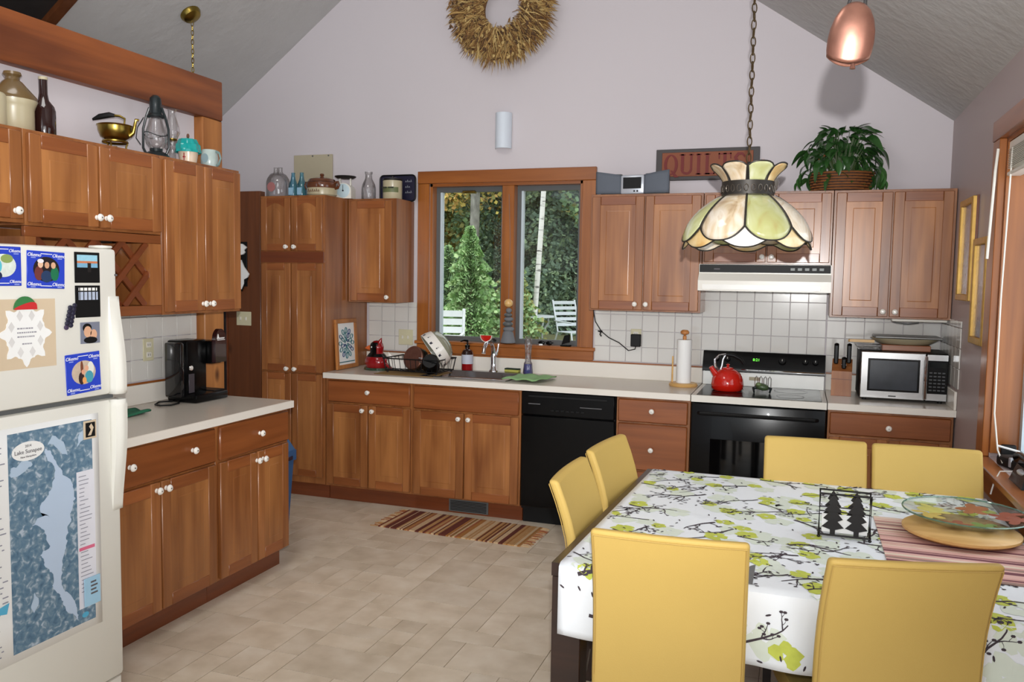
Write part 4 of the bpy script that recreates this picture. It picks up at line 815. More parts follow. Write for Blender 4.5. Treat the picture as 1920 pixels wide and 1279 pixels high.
MB().ell((0, 0, .045), (.055, .055, .06), 0, 18, 12).build('bulb_globe', mat('opal_globe', (236, 236, 238), .2), t); MB().lathe([(.018, .10), (.02, HB + .046), (0, HB + .046)], n=14).build('socket', 'lead', t)
MB().tube([(0, 0, HB + .05), (0, 0, HB + .13)], .006, 8).build('stem', 'iron', t)
ct_ = roof(LX) - LZ0
chain(t, 0, 0, HB + .145, ct_ - .05, mat('antique_brass_chain', (96, 80, 58), .35, metal=.85, var=.2), 1.15)
MB().lathe([(.06, -.0), (.06, -.012), (.03, -.035), (0, -.04)], (0, 0, ct_ - .03), 20).build('canopy', 'brass', t)
# copper cow bell hanging close to the camera
BX, BY, BZ = .658, -4.0, 1.99
t = thing('cow_bell', 'hanging copper cow bell in front of the sloping ceiling', 'bell', (BX, BY, BZ))
def bell(u, v):
    a = 2 * pi * u; prof = [(.0355, 0), (.0375, .012), (.0385, .03), (.037, .05), (.032, .07), (.024, .086), (.014, .096), (.006, .1)]
    k = v * 7; i = min(int(k), 6); f = k - i; r = prof[i][0] * (1 - f) + prof[i + 1][0] * f; z = prof[i][1] * (1 - f) + prof[i + 1][1] * f
    return (r * cos(a), r * .72 * sin(a), z + .006 * cos(2 * a) * (1 - v))
k0 = MB(); k0.grid(bell, 32, 14, wrap=True); tl = Matrix.Rotation(radians(7), 4, 'Y') @ Matrix.Rotation(radians(6), 4, 'X'); k0.xf(0, tl); k0.build('bell_body', 'copper', t, recalc=False, solid=.002)
k0 = MB(); k0.tube([(.008, -.005, .05), (.010, -.010, .0), (.011, -.012, -.014)], [.002, .002, .005], 8); k0.xf(0, tl); k0.build('clapper', 'copper', t)
k0 = MB(); k0.tube([(-.014, 0, .094), (-.012, 0, .112), (0, 0, .12), (.012, 0, .112), (.014, 0, .094)], .003, 8); k0.xf(0, tl); k0.build('loop', 'iron', t)
k0 = MB(); k0.tube([(-.012, 0, .118), (-.03, .0, .128), (-.035, 0, .112), (-.014, 0, .104)], .0012, 5, closed=True); k0.xf(0, tl); k0.build('wire_tie', 'iron', t)
MB().tube([(.012, -.025, .118), (.004, -.012, .5), (0, 0, roof(BX) - BZ - .002)], .0018, 6).build('hanging_cord', 'iron', t)

# ------------------------------------------------------------------ on the back wall
t = thing('wreath', 'large dried grass wreath high on the gable wall', 'wreath', (-1.43, -.075, 3.455))
MB().tube([(.20 * cos(a), .01, .21 * sin(a)) for a in [2 * pi * i / 40 for i in range(40)]], .055, 10, closed=True).build('twig_ring', 'straw2', t)
rw = random.Random(5); gr = MB()
for i in range(6500):
    a = rw.uniform(0, 2 * pi); r0 = rw.uniform(.13, .31); L_ = rw.uniform(.05, .15); cl_ = int(a * 4.2 + r0 * 9); sw_ = rw.gauss(0.5 * sin(cl_ * 2.3), .5); y_ = -abs(rw.gauss(0, .045)) - .01 + .03 * (r0 - .14)
    mx_ = .405 + .035 * sin(a * 7 + 1) * sin(a * 3); L_ = min(L_, mx_ - r0 + rw.uniform(0, .035)); L_ = max(L_, .03)
    d = Vector((cos(a + sw_), rw.uniform(-.35, .12), sin(a + sw_))).normalized(); p = Vector((r0 * cos(a), y_, r0 * sin(a))); w = Vector((-sin(a), rw.uniform(-.5, .5), cos(a))) * rw.uniform(.0018, .0042)
    q = p + d * L_ * .6 + Vector((0, 0, -.006)); e = p + d * L_ + Vector((0, 0, -.02 * L_ / .1))
    gr.add([p - w * .6, p + w * .6, q + w, e, q - w], [(0, 1, 2, 3, 4)], rw.choice(((0, 0, 1, 2), (1, 1, 0, 3), (2, 0, 0, 1), (1, 3, 0, 1))[cl_ % 4]))
for i in range(700):
    a = rw.uniform(0, 2 * pi); r0 = rw.uniform(.16, .38); c_ = Vector((r0 * cos(a), -.075 - abs(rw.gauss(0, .03)), r0 * sin(a))); v_ = Vector((rw.gauss(0, 1), rw.gauss(0, .5), rw.gauss(-.6, 1))).normalized() * rw.uniform(.02, .05); n_ = v_.orthogonal().normalized() * rw.uniform(.003, .007)
    gr.add([c_ - n_, c_ + v_ * .5 - n_ * 1.5, c_ + v_, c_ + v_ * .5 + n_ * 1.5, c_ + n_], [(0, 1, 2, 3, 4)], rw.choice((1, 3, 3, 2)))
stuff(gr.build('dried_grass', ['straw', 'straw2', 'straw3', mat('dried_grass_dark', (84, 60, 40), .85, var=.3, scale=30)], t, recalc=False))
t = thing('wall_sconce', 'white half-cylinder wall sconce above the window', 'sconce', (-1.44, 0, 2.505))
MB().lathe([(.060, 0), (.060, .248), (.056, .248), (.056, 0), (.060, 0)], (0, -.012, 0), 20, a0=pi, a1=2 * pi, sc=(1, 1.1)).build('shade', mat('white_sconce', (214, 222, 232), .4, var=.01), t)
MB().box(-.045, .05, -.02, -.0005, .04, .20, 0, .003).build('back_plate', 'white', t)
t = thing('pin_board', 'plain beige board leaning on the wall above the pantry', 'board', (-2.998, -.012, 2.1435))
MB().box(-.17, .17, -.012, .004, .0, .37, 0, .002).build('board', 'beige', t)
for u_ in (0, .14): MB().lathe([(0, .006), (.006, .004), (.006, 0)], (u_, -.012, .36), 10, ax=(0, -1, 0)).build('pin', 'greym', t)
t = thing('quilts_sign', 'brown wooden QUILTS sign with dark frame and red letters', 'sign', (-.02, -.002, 2.255))
MB().box(-.332, .332, -.018, 0, 0, .205, 0, .003).build('frame', 'signdark', t); MB().box(-.292, .292, -.024, -.018, .025, .182, 0, .002).build('board', 'signbrown', t)
def letter(ch, x, h=.134, z=.035, w=.07):
    b = MB(); s_ = .020; y0, y1 = -.028, -.0241; f = .009; k = 0
    def bx_(a, c, e, g): b.box(x + a, x + c, y0, y1, z + e, z + g)
    if ch == 'Q':
        n = 28; ro = (w / 2 + .006, h / 2); 
        vs = []
        for i in range(n):
            a = 2 * pi * i / n; ri = (ro[0] - s_ * (.55 + .45 * abs(cos(a))), ro[1] - s_ * (.35 + .65 * abs(cos(a))))
            for rr in (ro, ri):
                for yy in (y0, y1): vs.append((x + w / 2 + rr[0] * cos(a), yy, z + h / 2 + rr[1] * sin(a)))
        fs = []
        for i in range(n):
            c, d = i * 4, ((i + 1) % n) * 4; fs += [(c, d, d + 2, c + 2), (c + 1, c + 3, d + 3, d + 1), (c, c + 1, d + 1, d), (c + 2, d + 2, d + 3, c + 3)]
        b.add(vs, fs); b.prism([(x + w * .45, z + .03), (x + w * .62, z + .03), (x + w + .012, z - .014), (x + w * .80, z - .016)], y0 - .0006, y1)
    if ch == 'U':
        bx_(0, s_, .03, h); bx_(w - s_ * .7, w, .03, h); bx_(-f, s_ + f, h - .008, h); bx_(w - s_ * .7 - f, w + f, h - .008, h)
        o = [(x + w / 2 - w / 2 * cos(pi * i / 10), z + .034 - .034 * sin(pi * i / 10)) for i in range(11)]; i_ = [(x + w / 2 + (w / 2 - s_ * .8) * cos(pi * i / 10), z + .034 - .018 * sin(pi * i / 10)) for i in range(11)]
        b.prism(o + i_, y0 + .0003, y1)
    if ch in 'ILT':
        c = 0 if ch != 'T' else w / 2 - s_ / 2
        bx_(c, c + s_, 0, h); bx_(c - f, c + s_ + f, 0, .008)
        if ch != 'T': bx_(c - f, c + s_ + f, h - .008, h)
        if ch == 'L': bx_(0, w * .8, 0, .0085); bx_(w * .8 - .008, w * .8, 0, .04)
        if ch == 'T': bx_(-.004, w + .004, h - .0085, h); bx_(-.004, .005, h - .036, h); bx_(w - .005, w + .004, h - .036, h)
    if ch == 'S':
        pts = [(w * .9, h * .80), (w * .7, h * .95), (w * .35, h * .95), (w * .12, h * .78), (w * .25, h * .60), (w * .6, h * .46), (w * .85, h * .28), (w * .7, h * .07), (w * .35, h * .05), (w * .08, h * .22)]
        pt = [Vector((x + u_, z + v_)) for u_, v_ in pts]; lft = []; rgt = []
        for i, p in enumerate(pt):
            d = (pt[min(i + 1, 9)] - pt[max(i - 1, 0)]).normalized(); n = Vector((-d.y, d.x)) * (.006 + .006 * sin(pi * i / 9)); lft.append(tuple(p + n)); rgt.append(tuple(p - n))
        b.prism(lft + rgt[::-1], y0, y1)
    return b
xs = -.272
for ch, adv in (('Q', .105), ('U', .105), ('I', .055), ('L', .085), ('T', .095), ('S', .08)):
    letter(ch, xs, w={'Q': .08, 'I': .02}.get(ch, .074)).build('letter', 'darkred', t); xs += adv
# items on the pantry and corner cabinet
PZ = 2.1438
def bottle(name, label, cat, x, y, prof, m, group=None, extra=None):
    t = thing(name, label, cat, (x, y, PZ), 0, group); MB().lathe(prof, n=22).build('glass_body', m, t, recalc=False)
    return t
t = bottle('glass_jug', 'wide clear glass jug with twin necks on the pantry', 'jug', -3.036, -.42, [(.0, .002), (.080, .002), (.084, .012), (.084, .115), (.078, .14), (.058, .17), (.05, .176), (0, .178)], 'clear')
for dx in (-.018, .02): MB().lathe([(.026, .172), (.016, .188), (.014, .215), (.017, .22), (.012, .222)], (dx, 0, 0), 14).build('neck', 'clear', t, recalc=False)
MB().prism(circ(16, .034, 0, .075), -.0862, -.0842).build('label_print', mat('faded_red_print', (168, 110, 108), .5), t)
for x_, z_ in ((-2.907, 0), (-2.835, 1)):
    t = bottle('soda_bottle', ('blue glass soda bottle beside the twin-neck jug', 'blue glass soda bottle beside the brown bean pot')[z_], 'bottle', x_, -.42, [(0, .002), (.033, .002), (.035, .01), (.035, .075), (.030, .10), (.017, .135), (.013, .165), (.014, .18), (.010, .182)], 'blueglass', 'blue soda bottles on the pantry')
    MB().box(-.018, .018, -.0362, -.031, .02, .072, 0, .001).build('paper_label', 'sky', t)
t = thing('bean_pot', 'brown and cream stoneware bean pot with lid', 'pot', (-2.655, -.44, PZ))
MB().lathe([(0, 0), (.088, 0), (.105, .015), (.108, .06, 1), (.113, .07, 1), (.108, .10, 1), (.10, .105, 1), (0, .105, 1)], n=30).build('pot', ['stoneware', 'brownglaze'], t)
MB().lathe([(.102, .1055), (.09, .125), (.05, .137), (.014, .14), (.010, .148), (.017, .157), (.012, .166), (0, .168)], n=28).build('lid', 'brownglaze', t)
for s_ in (-1, 1): MB().tube([(s_ * .102, 0, .10), (s_ * .13, 0, .105), (s_ * .138, 0, .085), (s_ * .128, 0, .065), (s_ * .105, 0, .06)], .010, 8).build('handle', 'brownglaze', t)
k0 = MB()
for q in range(6): k0.tube([(-.045 + q * .016, -.1085, .028), (-.041 + q * .016, -.1085, .050 - .006 * (q % 2)), (-.035 + q * .016, -.1085, .030)], .002, 5)
stuff(k0.build('brown_lettering', 'brownglaze', t))
t = thing('kitchen_scale', 'old white kitchen scale with round dial', 'scale', (-2.548, -.30, PZ), .15)
MB().prism([(-.06, 0), (.06, 0), (.06, .06)] + [(.06 * cos(pi * i / 12), .06 + .05 * sin(pi * i / 12)) for i in range(1, 12)] + [(-.06, .06)], -.045, .045).build('case', 'white', t)
d_ = MB().lathe([(0, .004), (.046, .004), (.05, .002), (.05, 0)], (0, -.045, .055), 24, ax=(0, -1, 0)).build('dial', mat('pale_blue_dial', (186, 206, 214), .3), t); MB().box(-.0015, .0015, -.051, -.0492, .05, .095).lathe([(0, .003), (.006, .002), (.006, 0)], (0, -.049, .055), 10, ax=(0, -1, 0)).build('pointer', 'blackm', d_)
MB().box(-.045, -.035, -.006, .006, .095, .145).box(.035, .045, -.006, .006, .095, .145).build('support', 'white', t); MB().lathe([(0, .146), (.06, .146), (.078, .158), (.076, .162), (.058, .152), (0, .152)], n=24).build('pan', 'iron', t)
t = bottle('milk_bottle', 'clear glass milk bottle on the corner wall cabinet', 'bottle', -2.425, -.18, [(0, .002), (.048, .002), (.052, .012), (.052, .085), (.046, .115), (.026, .155), (.023, .185), (.028, .192), (.029, .205), (.022, .206)], 'clear')
t = thing('serving_tray', 'dark navy tray with white writing standing behind the canister', 'tray', (-2.248, -.055, PZ))
k0 = MB(); k0.prism([(x_ * .0 + cx_ + .03 * cos(a0_ + pi / 2 * i / 5), cz_ + .03 * sin(a0_ + pi / 2 * i / 5)) for cx_, cz_, a0_ in ((.115, .16, 0), (-.115, .16, pi / 2), (-.115, .03, pi), (.115, .03, 3 * pi / 2)) for i in range(6)], -.006, .004); k0.build('panel', 'navy', t)
k0 = MB().tube([(cx_ + .03 * cos(a0_ + pi / 2 * i / 5), -.008, cz_ + .03 * sin(a0_ + pi / 2 * i / 5)) for cx_, cz_, a0_ in ((.115, .16, 0), (-.115, .16, pi / 2), (-.115, .03, pi), (.115, .03, 3 * pi / 2)) for i in range(6)], .006, 6, closed=True).build('rim', 'blackm', t)
k0 = MB()
for z_, n_ in ((.138, 4), (.098, 3), (.058, 4)):
    for q in range(n_): k0.tube([(.062 + q * .014, -.0075, z_), (.066 + q * .014, -.0075, z_ + .018 * (1 if q % 2 else .6)), (.071 + q * .014, -.0075, z_ + .002)], .0016, 5)
stuff(k0.build('chalk_writing', 'silver', t))
t = thing('canister', 'cream canister with green label and dark lid', 'canister', (-2.235, -.17, PZ))
MB().lathe([(0, 0), (.066, 0), (.070, .006), (.070, .135), (.066, .138), (0, .138)], n=26).build('body', 'stoneware', t); MB().lathe([(.071, .1385), (.07, .15), (.03, .158), (.01, .16), (.012, .17), (0, .172)], n=24).build('lid', 'iron', t)
MB().lathe([(.0706, .05), (.0709, .052), (.0709, .085), (.0706, .087)], n=16, a0=pi * 1.15, a1=pi * 1.85).build('green_label', mat('olive_label', (104, 112, 74), .5), t)
stuff(MB().box(-.05, -.01, -.0722, -.0712, .078, .088).box(0, .045, -.0722, -.0712, .078, .088).build('dark_print', mat('dark_olive_print', (52, 54, 40), .5), t))
# picture leaning on the pantry side
t = thing('framed_mandala', 'oak framed blue and green mandala print leaning on the pantry', 'picture', (-2.528, -.335, .9155), pi / 2)
lean = Matrix.Rotation(radians(-3), 4, 'X')
k0 = MB(); k0.box(-.155, .14, -.032, -.014, 0, .03, 0, .002).box(-.155, .14, -.032, -.014, .33, .36, 0, .002).box(-.155, -.125, -.032, -.014, .03, .33, 0, .002).box(.11, .14, -.032, -.014, .03, .33, 0, .002); k0.xf(0, lean); k0.build('frame', 'post', t)
k0 = MB(); k0.box(-.125, .11, -.022, -.016, .03, .33); k0.xf(0, lean); k0.build('sheet', 'paper', t)
k0 = MB()
for ring, (rr, n_, sz) in enumerate(((.085, 12, .026), (.055, 8, .024), (.025, 6, .014))):
    for i in range(n_):
        a = 2 * pi * i / n_ + ring * .3
        k0.tube([(-.0075 + rr * cos(a) + sz * .8 * cos(q) * cos(a) - sz * .5 * sin(q) * sin(a), -.0228, .185 + 1.08 * (rr * sin(a) + sz * .8 * cos(q) * sin(a) + sz * .5 * sin(q) * cos(a))) for q in [2 * pi * k / 8 for k in range(8)]], .0058, 4, (i + ring) % 3 // 2, closed=True, flat=.25)
k0.box(-.12, .105, -.0226, -.022, .045, .052, 0); k0.xf(0, lean); stuff(k0.build('mandala_print', [mat('teal_ink', (44, 104, 112), .7), mat('navy_ink', (52, 70, 110), .7)], t))

# ------------------------------------------------------------------ window counter
CZ = .9145
t = thing('cardinal_figurine', 'glossy red cardinal bird figurine with black face and orange beak', 'figurine', (-2.285, -.30, CZ), -.25)
def bird(u, v):
    a = 2 * pi * u; prof = [(.05, 0), (.082, .018), (.094, .05), (.088, .08), (.066, .11), (.05, .125), (.052, .145), (.055, .165), (.046, .19), (.024, .207), (.004, .212)]
    k = v * 10; i = min(int(k), 9); f = k - i; r = prof[i][0] * (1 - f) + prof[i + 1][0] * f; z = prof[i][1] * (1 - f) + prof[i + 1][1] * f
    return (r * cos(a) * 1.0 - .004, r * .85 * sin(a), z)
k0 = MB(); k0.grid(bird, 26, 20, wrap=True); 
for i, f in enumerate(k0.f):
    cz_ = sum(k0.v[q][2] for q in f) / 4; cx_ = sum(k0.v[q][0] for q in f) / 4
    k0.mi[i] = 1 if (.118 < cz_ < .20 and cx_ < .028) or (cx_ < -.065 and cz_ < .12) or (.10 < cz_ < .118) else 0
k0.build('body', ['redd', 'black'], t)
MB().lathe([(.020, 0), (.016, .02), (.002, .044)], (-.046, -.018, .158), 14, ax=(-.9, -.4, -.1)).build('beak', 'orange', t)
MB().lathe([(.02, 0), (.014, .018), (.002, .045)], (.022, 0, .192), 10, ax=(.5, 0, 1)).build('crest', 'redd', t)
MB().tube([(.07, 0, .05), (.10, .01, .03), (.13, .02, .006)], [.03, .022, .012], 10, flat=.5).build('tail', 'redd', t); MB().ell((-.012, -.047, .165), (.006, .004, .006), 0, 10, 6).build('eye', 'knob', t)
MB().lathe([(0, .0), (.105, 0), (.10, .016), (.06, .022)], n=20, sc=(1, .8)).build('leafy_base', mat('dark_green_glaze', (46, 66, 48), .2, var=.4, scale=40, coat=.4), t)
t = thing('drying_mat', 'olive brown drying mat under the dish rack', 'mat', (-1.90, -.36, CZ), -.03)
MB().box(-.27, .18, -.20, .12, 0, .004, 0, .002).build('mat', mat('olive_mat', (142, 112, 62), .8, var=.15, bump=.4), t)
t = thing('dish_rack', 'black wire dish rack beside the sink', 'dish rack', (-1.93, -.33, CZ + .0045), -.04)
k0 = MB()
def rect(z, a, c, r, m=0): k0.tube([(-a, -c, z), (a, -c, z), (a, c, z), (-a, c, z)], r, 6, m, closed=True)
rect(.015, .20, .13, .004); rect(.10, .215, .145, .0045)
for i in range(11): x_ = -.2 + i * .04; k0.tube([(x_ * 1.06, -.145, .10), (x_, -.13, .016), (x_, .13, .016), (x_ * 1.06, .145, .10)], .0024, 5)
for i in range(6): y_ = -.12 + i * .048; k0.tube([(-.215, y_ * 1.1, .10), (-.20, y_, .016), (.20, y_, .016), (.215, y_ * 1.1, .10)], .0024, 5)
for sx_ in (-1, 1):
    for sy_ in (-1, 1): k0.tube([(sx_ * .19, sy_ * .12, .015), (sx_ * .19, sy_ * .12, .001)], .006, 6)
stuff(k0.build('wire_frame', 'blackm', t))
t = thing('mixing_bowl', 'large grey-green mixing bowl with dark-flecked white rim, tipped in the rack', 'bowl', (-1.835, -.33, CZ + .155))
axb = Vector((-.62, -.42, -.52)).normalized()
MB().lathe([(.0, -.135), (.05, -.132), (.095, -.11), (.122, -.07), (.132, -.03), (.134, .0, 0), (.128, .0, 0), (.116, -.068, 0), (.09, -.104, 0), (0, -.126, 0)], n=32, ax=axb).build('bowl', mat('grey_green_glaze', (142, 142, 122), .15, coat=.5), t)
MB().lathe([(.1235, -.071), (.1335, -.032), (.1365, .002), (.134, .004)], n=32, ax=axb).build('white_rim', 'knob', t, recalc=False)
k0 = MB(); xb = axb.orthogonal().normalized(); yb = axb.cross(xb)
for i in range(16):
    a = 2 * pi * i / 16; rr_ = .1345; c_ = (xb * cos(a) + yb * sin(a)); h_ = -.03 + .014 * (i % 2); tn = (xb * -sin(a) + yb * cos(a)); p_0 = c_ * (.1372 + h_ * .14) + axb * h_
    up_ = (axb + c_ * .2).normalized(); w_ = .008 if i % 2 else .004
    k0.add([p_0 - tn * w_ - up_ * .011, p_0 + tn * w_ - up_ * .008, p_0 + tn * w_ * .8 + up_ * .011, p_0 - tn * w_ + up_ * .009], [(0, 1, 2, 3)])
stuff(k0.build('dark_flecks', 'navy', t, recalc=False, solid=.001))
t = thing('copper_pan', 'copper-bottomed pan standing on edge in the rack', 'pan', (-1.955, -.37, CZ + .105))
MB().lathe([(0, .02), (.078, .02), (.084, .014), (.084, -.005), (.080, -.008, 1), (.080, -.06, 1), (.076, -.06, 1), (.076, .01, 1), (0, .012, 1)], n=28, ax=(-.2, -.9, .25)).build('pan', ['copper', 'steel'], t); MB().tube([(.05, .03, -.05), (.09, .03, -.075), (.14, .03, -.085)], .009, 8).build('handle', 'black', t)
t = thing('white_platter', 'white curved serving dish standing in the dish rack', 'dish', (-2.09, -.32, CZ + .10))
MB().grid(lambda u, v: (-.10 + .21 * u, -.01 + .02 * v, .055 * (2 * u - 1) ** 2 - .02 - .075 * (1 - v)), 14, 6).build('dish', 'knob', t, recalc=False, solid=.008)
t = thing('black_pot', 'small black pot leaning at the front of the dish rack', 'pot', (-1.80, -.43, CZ + .075))
MB().lathe([(0, .05), (.05, .05), (.058, .04), (.06, -.04), (.056, -.04), (.054, .036), (0, .042)], n=22, ax=(.25, -.8, .5)).build('pot', 'black', t); MB().tube([(-.055, 0, .0), (-.085, -.01, .015), (-.085, -.01, .04), (-.05, -.005, .035)], .005, 6).build('handle', 'chrome', t)
t = thing('soap_bottle', 'dark soap pump bottle with pale label by the sink', 'bottle', (-1.672, -.075, CZ + .0065))
MB().lathe([(0, 0), (.040, 0, 1), (.042, .006, 1), (.042, .046, 0), (.042, .125), (.034, .142), (.017, .152), (.017, .165), (0, .165)], n=22).build('bottle', ['brownglass', 'redd'], t); MB().lathe([(.0425, .046), (.0427, .047), (.0427, .112), (.0425, .113)], n=22).build('label', mat('pale_lavender_label', (196, 200, 214), .6), t)
MB().lathe([(.018, .1655), (.018, .182), (.006, .186), (.006, .215), (0, .215)], n=14).tube([(0, 0, .213), (-.02, -.02, .217), (-.04, -.035, .208)], [.010, .007, .005], 8).build('pump', 'black', t)
t = thing('dish_sponge', 'yellow sponge with dark green scouring side behind the sink', 'sponge', (-1.33, -.055, CZ + .0065), -.1)
MB().box(-.055, .055, -.022, .022, 0, .018, 0, .003).build('sponge', mat('sponge_yellow', (190, 186, 92), .9, bump=.5), t); MB().box(-.055, .055, -.022, .022, .0182, .027, 0, .002).build('scour_pad', mat('scour_green', (44, 58, 44), .95, bump=.6), t)
t = thing('bottle_brush_vase', 'slim clear vase with blue water on the sink edge', 'vase', (-1.195, -.115, CZ + .0065))
MB().lathe([(0, .002), (.034, .002), (.036, .01), (.030, .075), (.021, .09), (.022, .16), (.028, .205), (.026, .24), (.019, .25), (.023, .262)], n=20).build('glass', 'clear', t, recalc=False); MB().lathe([(0, .003), (.032, .003), (.034, .012), (.0285, .072), (0, .072)], n=20).build('blue_water', mat('blue_liquid', (22, 48, 150), .1), t)
for i in range(8): MB().ell((.006 * sin(i * 2.1), .006 * cos(i * 2.1), .09 + i * .017), (.005, .005, .005), 0, 8, 6).build('bead', 'redd' if i == 3 else 'chrome', t)
t = thing('dishcloth', 'green dishcloth folded over the sink corner', 'cloth', (-1.10, -.33, CZ + .007), -.12)
MB().grid(lambda u, v: (-.12 + .25 * u + .02 * sin(v * 3), -.21 + .33 * v, .006 + .009 * abs(sin(u * 7 + v * 3)) + .004 * sin(v * 11)), 18, 18).build('cloth', 'mint', t, recalc=False, solid=.007)
t = thing('paper_towel_holder', 'wooden paper towel holder with white roll beside the range', 'paper towel', (-.098, -.24, CZ))
MB().lathe([(0, 0), (.088, 0), (.092, .006), (.092, .014), (.084, .022), (0, .022)], n=28).build('base', 'bamboo', t); MB().lathe([(.047, .0225), (.047, .30), (.018, .30), (.018, .0225)], n=28).build('roll', 'paper', t)
MB().lathe([(.012, .022), (.012, .322), (.006, .326), (.01, .332), (.027, .340), (.028, .352), (.018, .362), (0, .364)], n=18).build('spindle', 'post', t); MB().tube([(-.072, 0, .02), (-.072, 0, .19)], [.006, .005], 8).build('arm_peg', 'bamboo', t)
# wall adapter and cord
wall_plate('white outlet plate holding the black adapter', (-.457, -.008, 1.20), 0, 'outlet')
t = thing('plug_adapter', 'black plug-in adapter on the tiles with trailing cord', 'adapter', (-.452, -.0178, 1.182))
MB().box(-.034, .034, -.036, 0, -.042, .042, 0, .004).build('adapter', 'blackm', t)
MB().tube([(0, -.02, -.042), (-.004, -.02, -.06), (-.05, -.014, -.072), (-.12, -.008, -.02), (-.19, -.004, .01), (-.245, -.002, .052), (-.29, -.001, .12), (-.306, .0, .20)], .0035, 6).build('cord', 'blackm', t)
MB().ell((-.248, -.006, .052), (.013, .008, .009), 0, 10, 6).tube([(-.248, -.008, .05), (-.252, -.008, .03), (-.243, -.008, .018)], .005, 6).tube([(-.248, -.008, .05), (-.268, -.008, .055)], .005, 6).build('cord_tie', 'blackm', t)
# range top
RZ_ = .9165
t = thing('tea_kettle', 'red enamel tea kettle with arched chrome handle on the cooktop', 'kettle', (.185, -.33, RZ_))
MB().lathe([(0, .0), (.085, 0), (.096, .012), (.099, .04), (.094, .075), (.076, .108), (.05, .128), (.03, .134), (0, .135)], n=32).build('body', 'red', t)
MB().tube([(-.06, -.02, .085), (-.085, -.03, .12), (-.10, -.036, .145)], [.024, .018, .014], 12).build('spout', 'red', t)
MB().tube([(-.055, -.015, .122), (-.074, -.02, .15), (-.078, -.02, .19), (-.055, -.012, .215), (-.015, 0, .222)], [.006, .008, .008, .008, .007], 8).tube([(-.015, 0, .222), (-.03, -.004, .19), (-.035, -.01, .15), (-.042, -.012, .128)], .006, 8).build('handle_bracket', 'chrome', t); MB().tube([(-.015, 0, .222), (.03, .006, .218), (.075, .015, .195), (.095, .02, .165)], [.010, .012, .012, .008], 10).build('handle_grip', 'blackm', t)
MB().lathe([(.035, .1335), (.034, .14), (.008, .146), (.008, .154), (.013, .16), (0, .166)], n=18).build('lid', 'red', t)
t = thing('frog_spoon_rest', 'green frog ornament with wire loops on the cooktop', 'ornament', (.395, -.36, RZ_))
MB().ell((0, 0, .035), (.042, .032, .022), 0, 16, 10, (0, .2, 0)).build('body', mat('frog_green', (74, 92, 62), .3, var=.35, scale=40, coat=.4), t); MB().ell((-.02, -.026, .052), (.018, .016, .013), 0, 12, 8).build('head', mat('frog_green_light', (104, 124, 82), .3, var=.3, scale=40, coat=.4), t)
for s_ in (-1, 1): MB().tube([(s_ * .03, .0, .03), (s_ * .052, -.01, .026), (s_ * .045, -.03, .004)], [.010, .008, .006], 8).build('leg', 'lantern', t)
for k in range(4): x_ = -.036 + k * .026; MB().tube([(x_ - .008, .022, .02), (x_ - .009, .024, .085), (x_, .024, .098), (x_ + .009, .024, .085), (x_ + .008, .022, .02)], .0022, 6).build('wire_loop', 'steel', t)
# knife block, microwave and what lies on it
t = thing('knife_block', 'wooden knife block with black handled knives', 'knife block', (.852, -.22, CZ), -.06)
MB().prism([(-.075, 0), (.075, 0), (.075, .205), (.045, .215), (-.075, .15)], -.057, .057, 'yz').build('block', 'block', t); MB().box(-.0585, .0585, -.0766, -.0752, .10, .104).build('band', 'mk', t)
for u_, l_, y_ in ((-.036, .115, .0), (.010, .06, -.045), (.036, .11, .01)):
    z_ = .15 + (y_ + .075) * .54
    k_ = MB().box(u_ - .013, u_ + .013, y_ - .02, y_ + .012, z_ - .003, z_ + l_, 0, .006).ell((u_, y_ - .006, z_ + l_), (.0145, .018, .010), 0, 10, 6).build('knife_handle', 'black', t)
    MB().box(u_ - .0135, u_ + .0135, y_ - .012, y_ - .002, z_ + l_ * .3, z_ + l_ * .3 + .006).build('rivet', 'steel', k_)
t = thing('microwave_oven', 'stainless steel microwave oven with black control panel', 'microwave', (.942, -.40, CZ + .012))
MB().box(0, .462, .012, .35, 0, .275, 0, .004).build('case', 'blackm', t)
dr = MB().box(0.002, .345, -.012, .0115, .002, .273, 0, .004).build('door', 'steel', t); MB().box(.040, .315, -.0145, -.0122, .045, .235, 0, .002).build('window_frame', 'black', dr); MB().box(.052, .303, -.0155, -.0146, .056, .224).build('window', ramp_mat('microwave_mesh_glass', [(.3, (34, 38, 44)), (.7, (58, 64, 72))], scale=4, rough=.2), dr)
MB().box(.333, .351, -.05, -.036, .012, .262, 0, .006).box(.336, .348, -.037, -.012, .018, .036).box(.336, .348, -.037, -.012, .24, .258).build('handle', 'chrome', dr)
cp = MB().box(.347, .460, -.012, .0115, .002, .273, 0, .004).build('control_panel', 'black', t); MB().box(.350, .457, -.0135, -.0122, .235, .268).box(.350, .457, -.0135, -.0122, .006, .045).build('steel_trim', 'steel', cp); MB().box(.362, .446, -.0135, -.0122, .195, .225).build('display', mat('display_glass', (18, 24, 24), .1), cp)
k0 = None
for i in range(4):
    for j in range(6):
        if k0 is None: k0 = MB().box(-.008, .008, -.0135, -.0122, -.004, .004, 0, .001).build('key', mat('key_grey', (70, 72, 74), .4), cp); k1 = k0
        else: k1 = copy_part(k0, cp)
        k1.location = (.372 + i * .022, 0, .065 + j * .020)
MB().box(.155, .195, -.0135, -.0122, .016, .022).build('badge', 'iron', dr)
for x_ in (.03, .43):
    for y_ in (.03, .32): MB().lathe([(.012, 0), (.012, -.0115), (0, -.0115)], (x_, y_, 0), 10).build('foot', 'blackm', t)
MZ = CZ + .012 + .2755
t = thing('oven_dish', 'clear glass dish edge on top of the microwave', 'dish', (1.02, -.23, MZ))
MB().box(-.085, .075, -.06, .08, 0, .006).box(-.10, .085, -.075, .09, .022, .028, 0, .002).build('dish', 'clear', t)
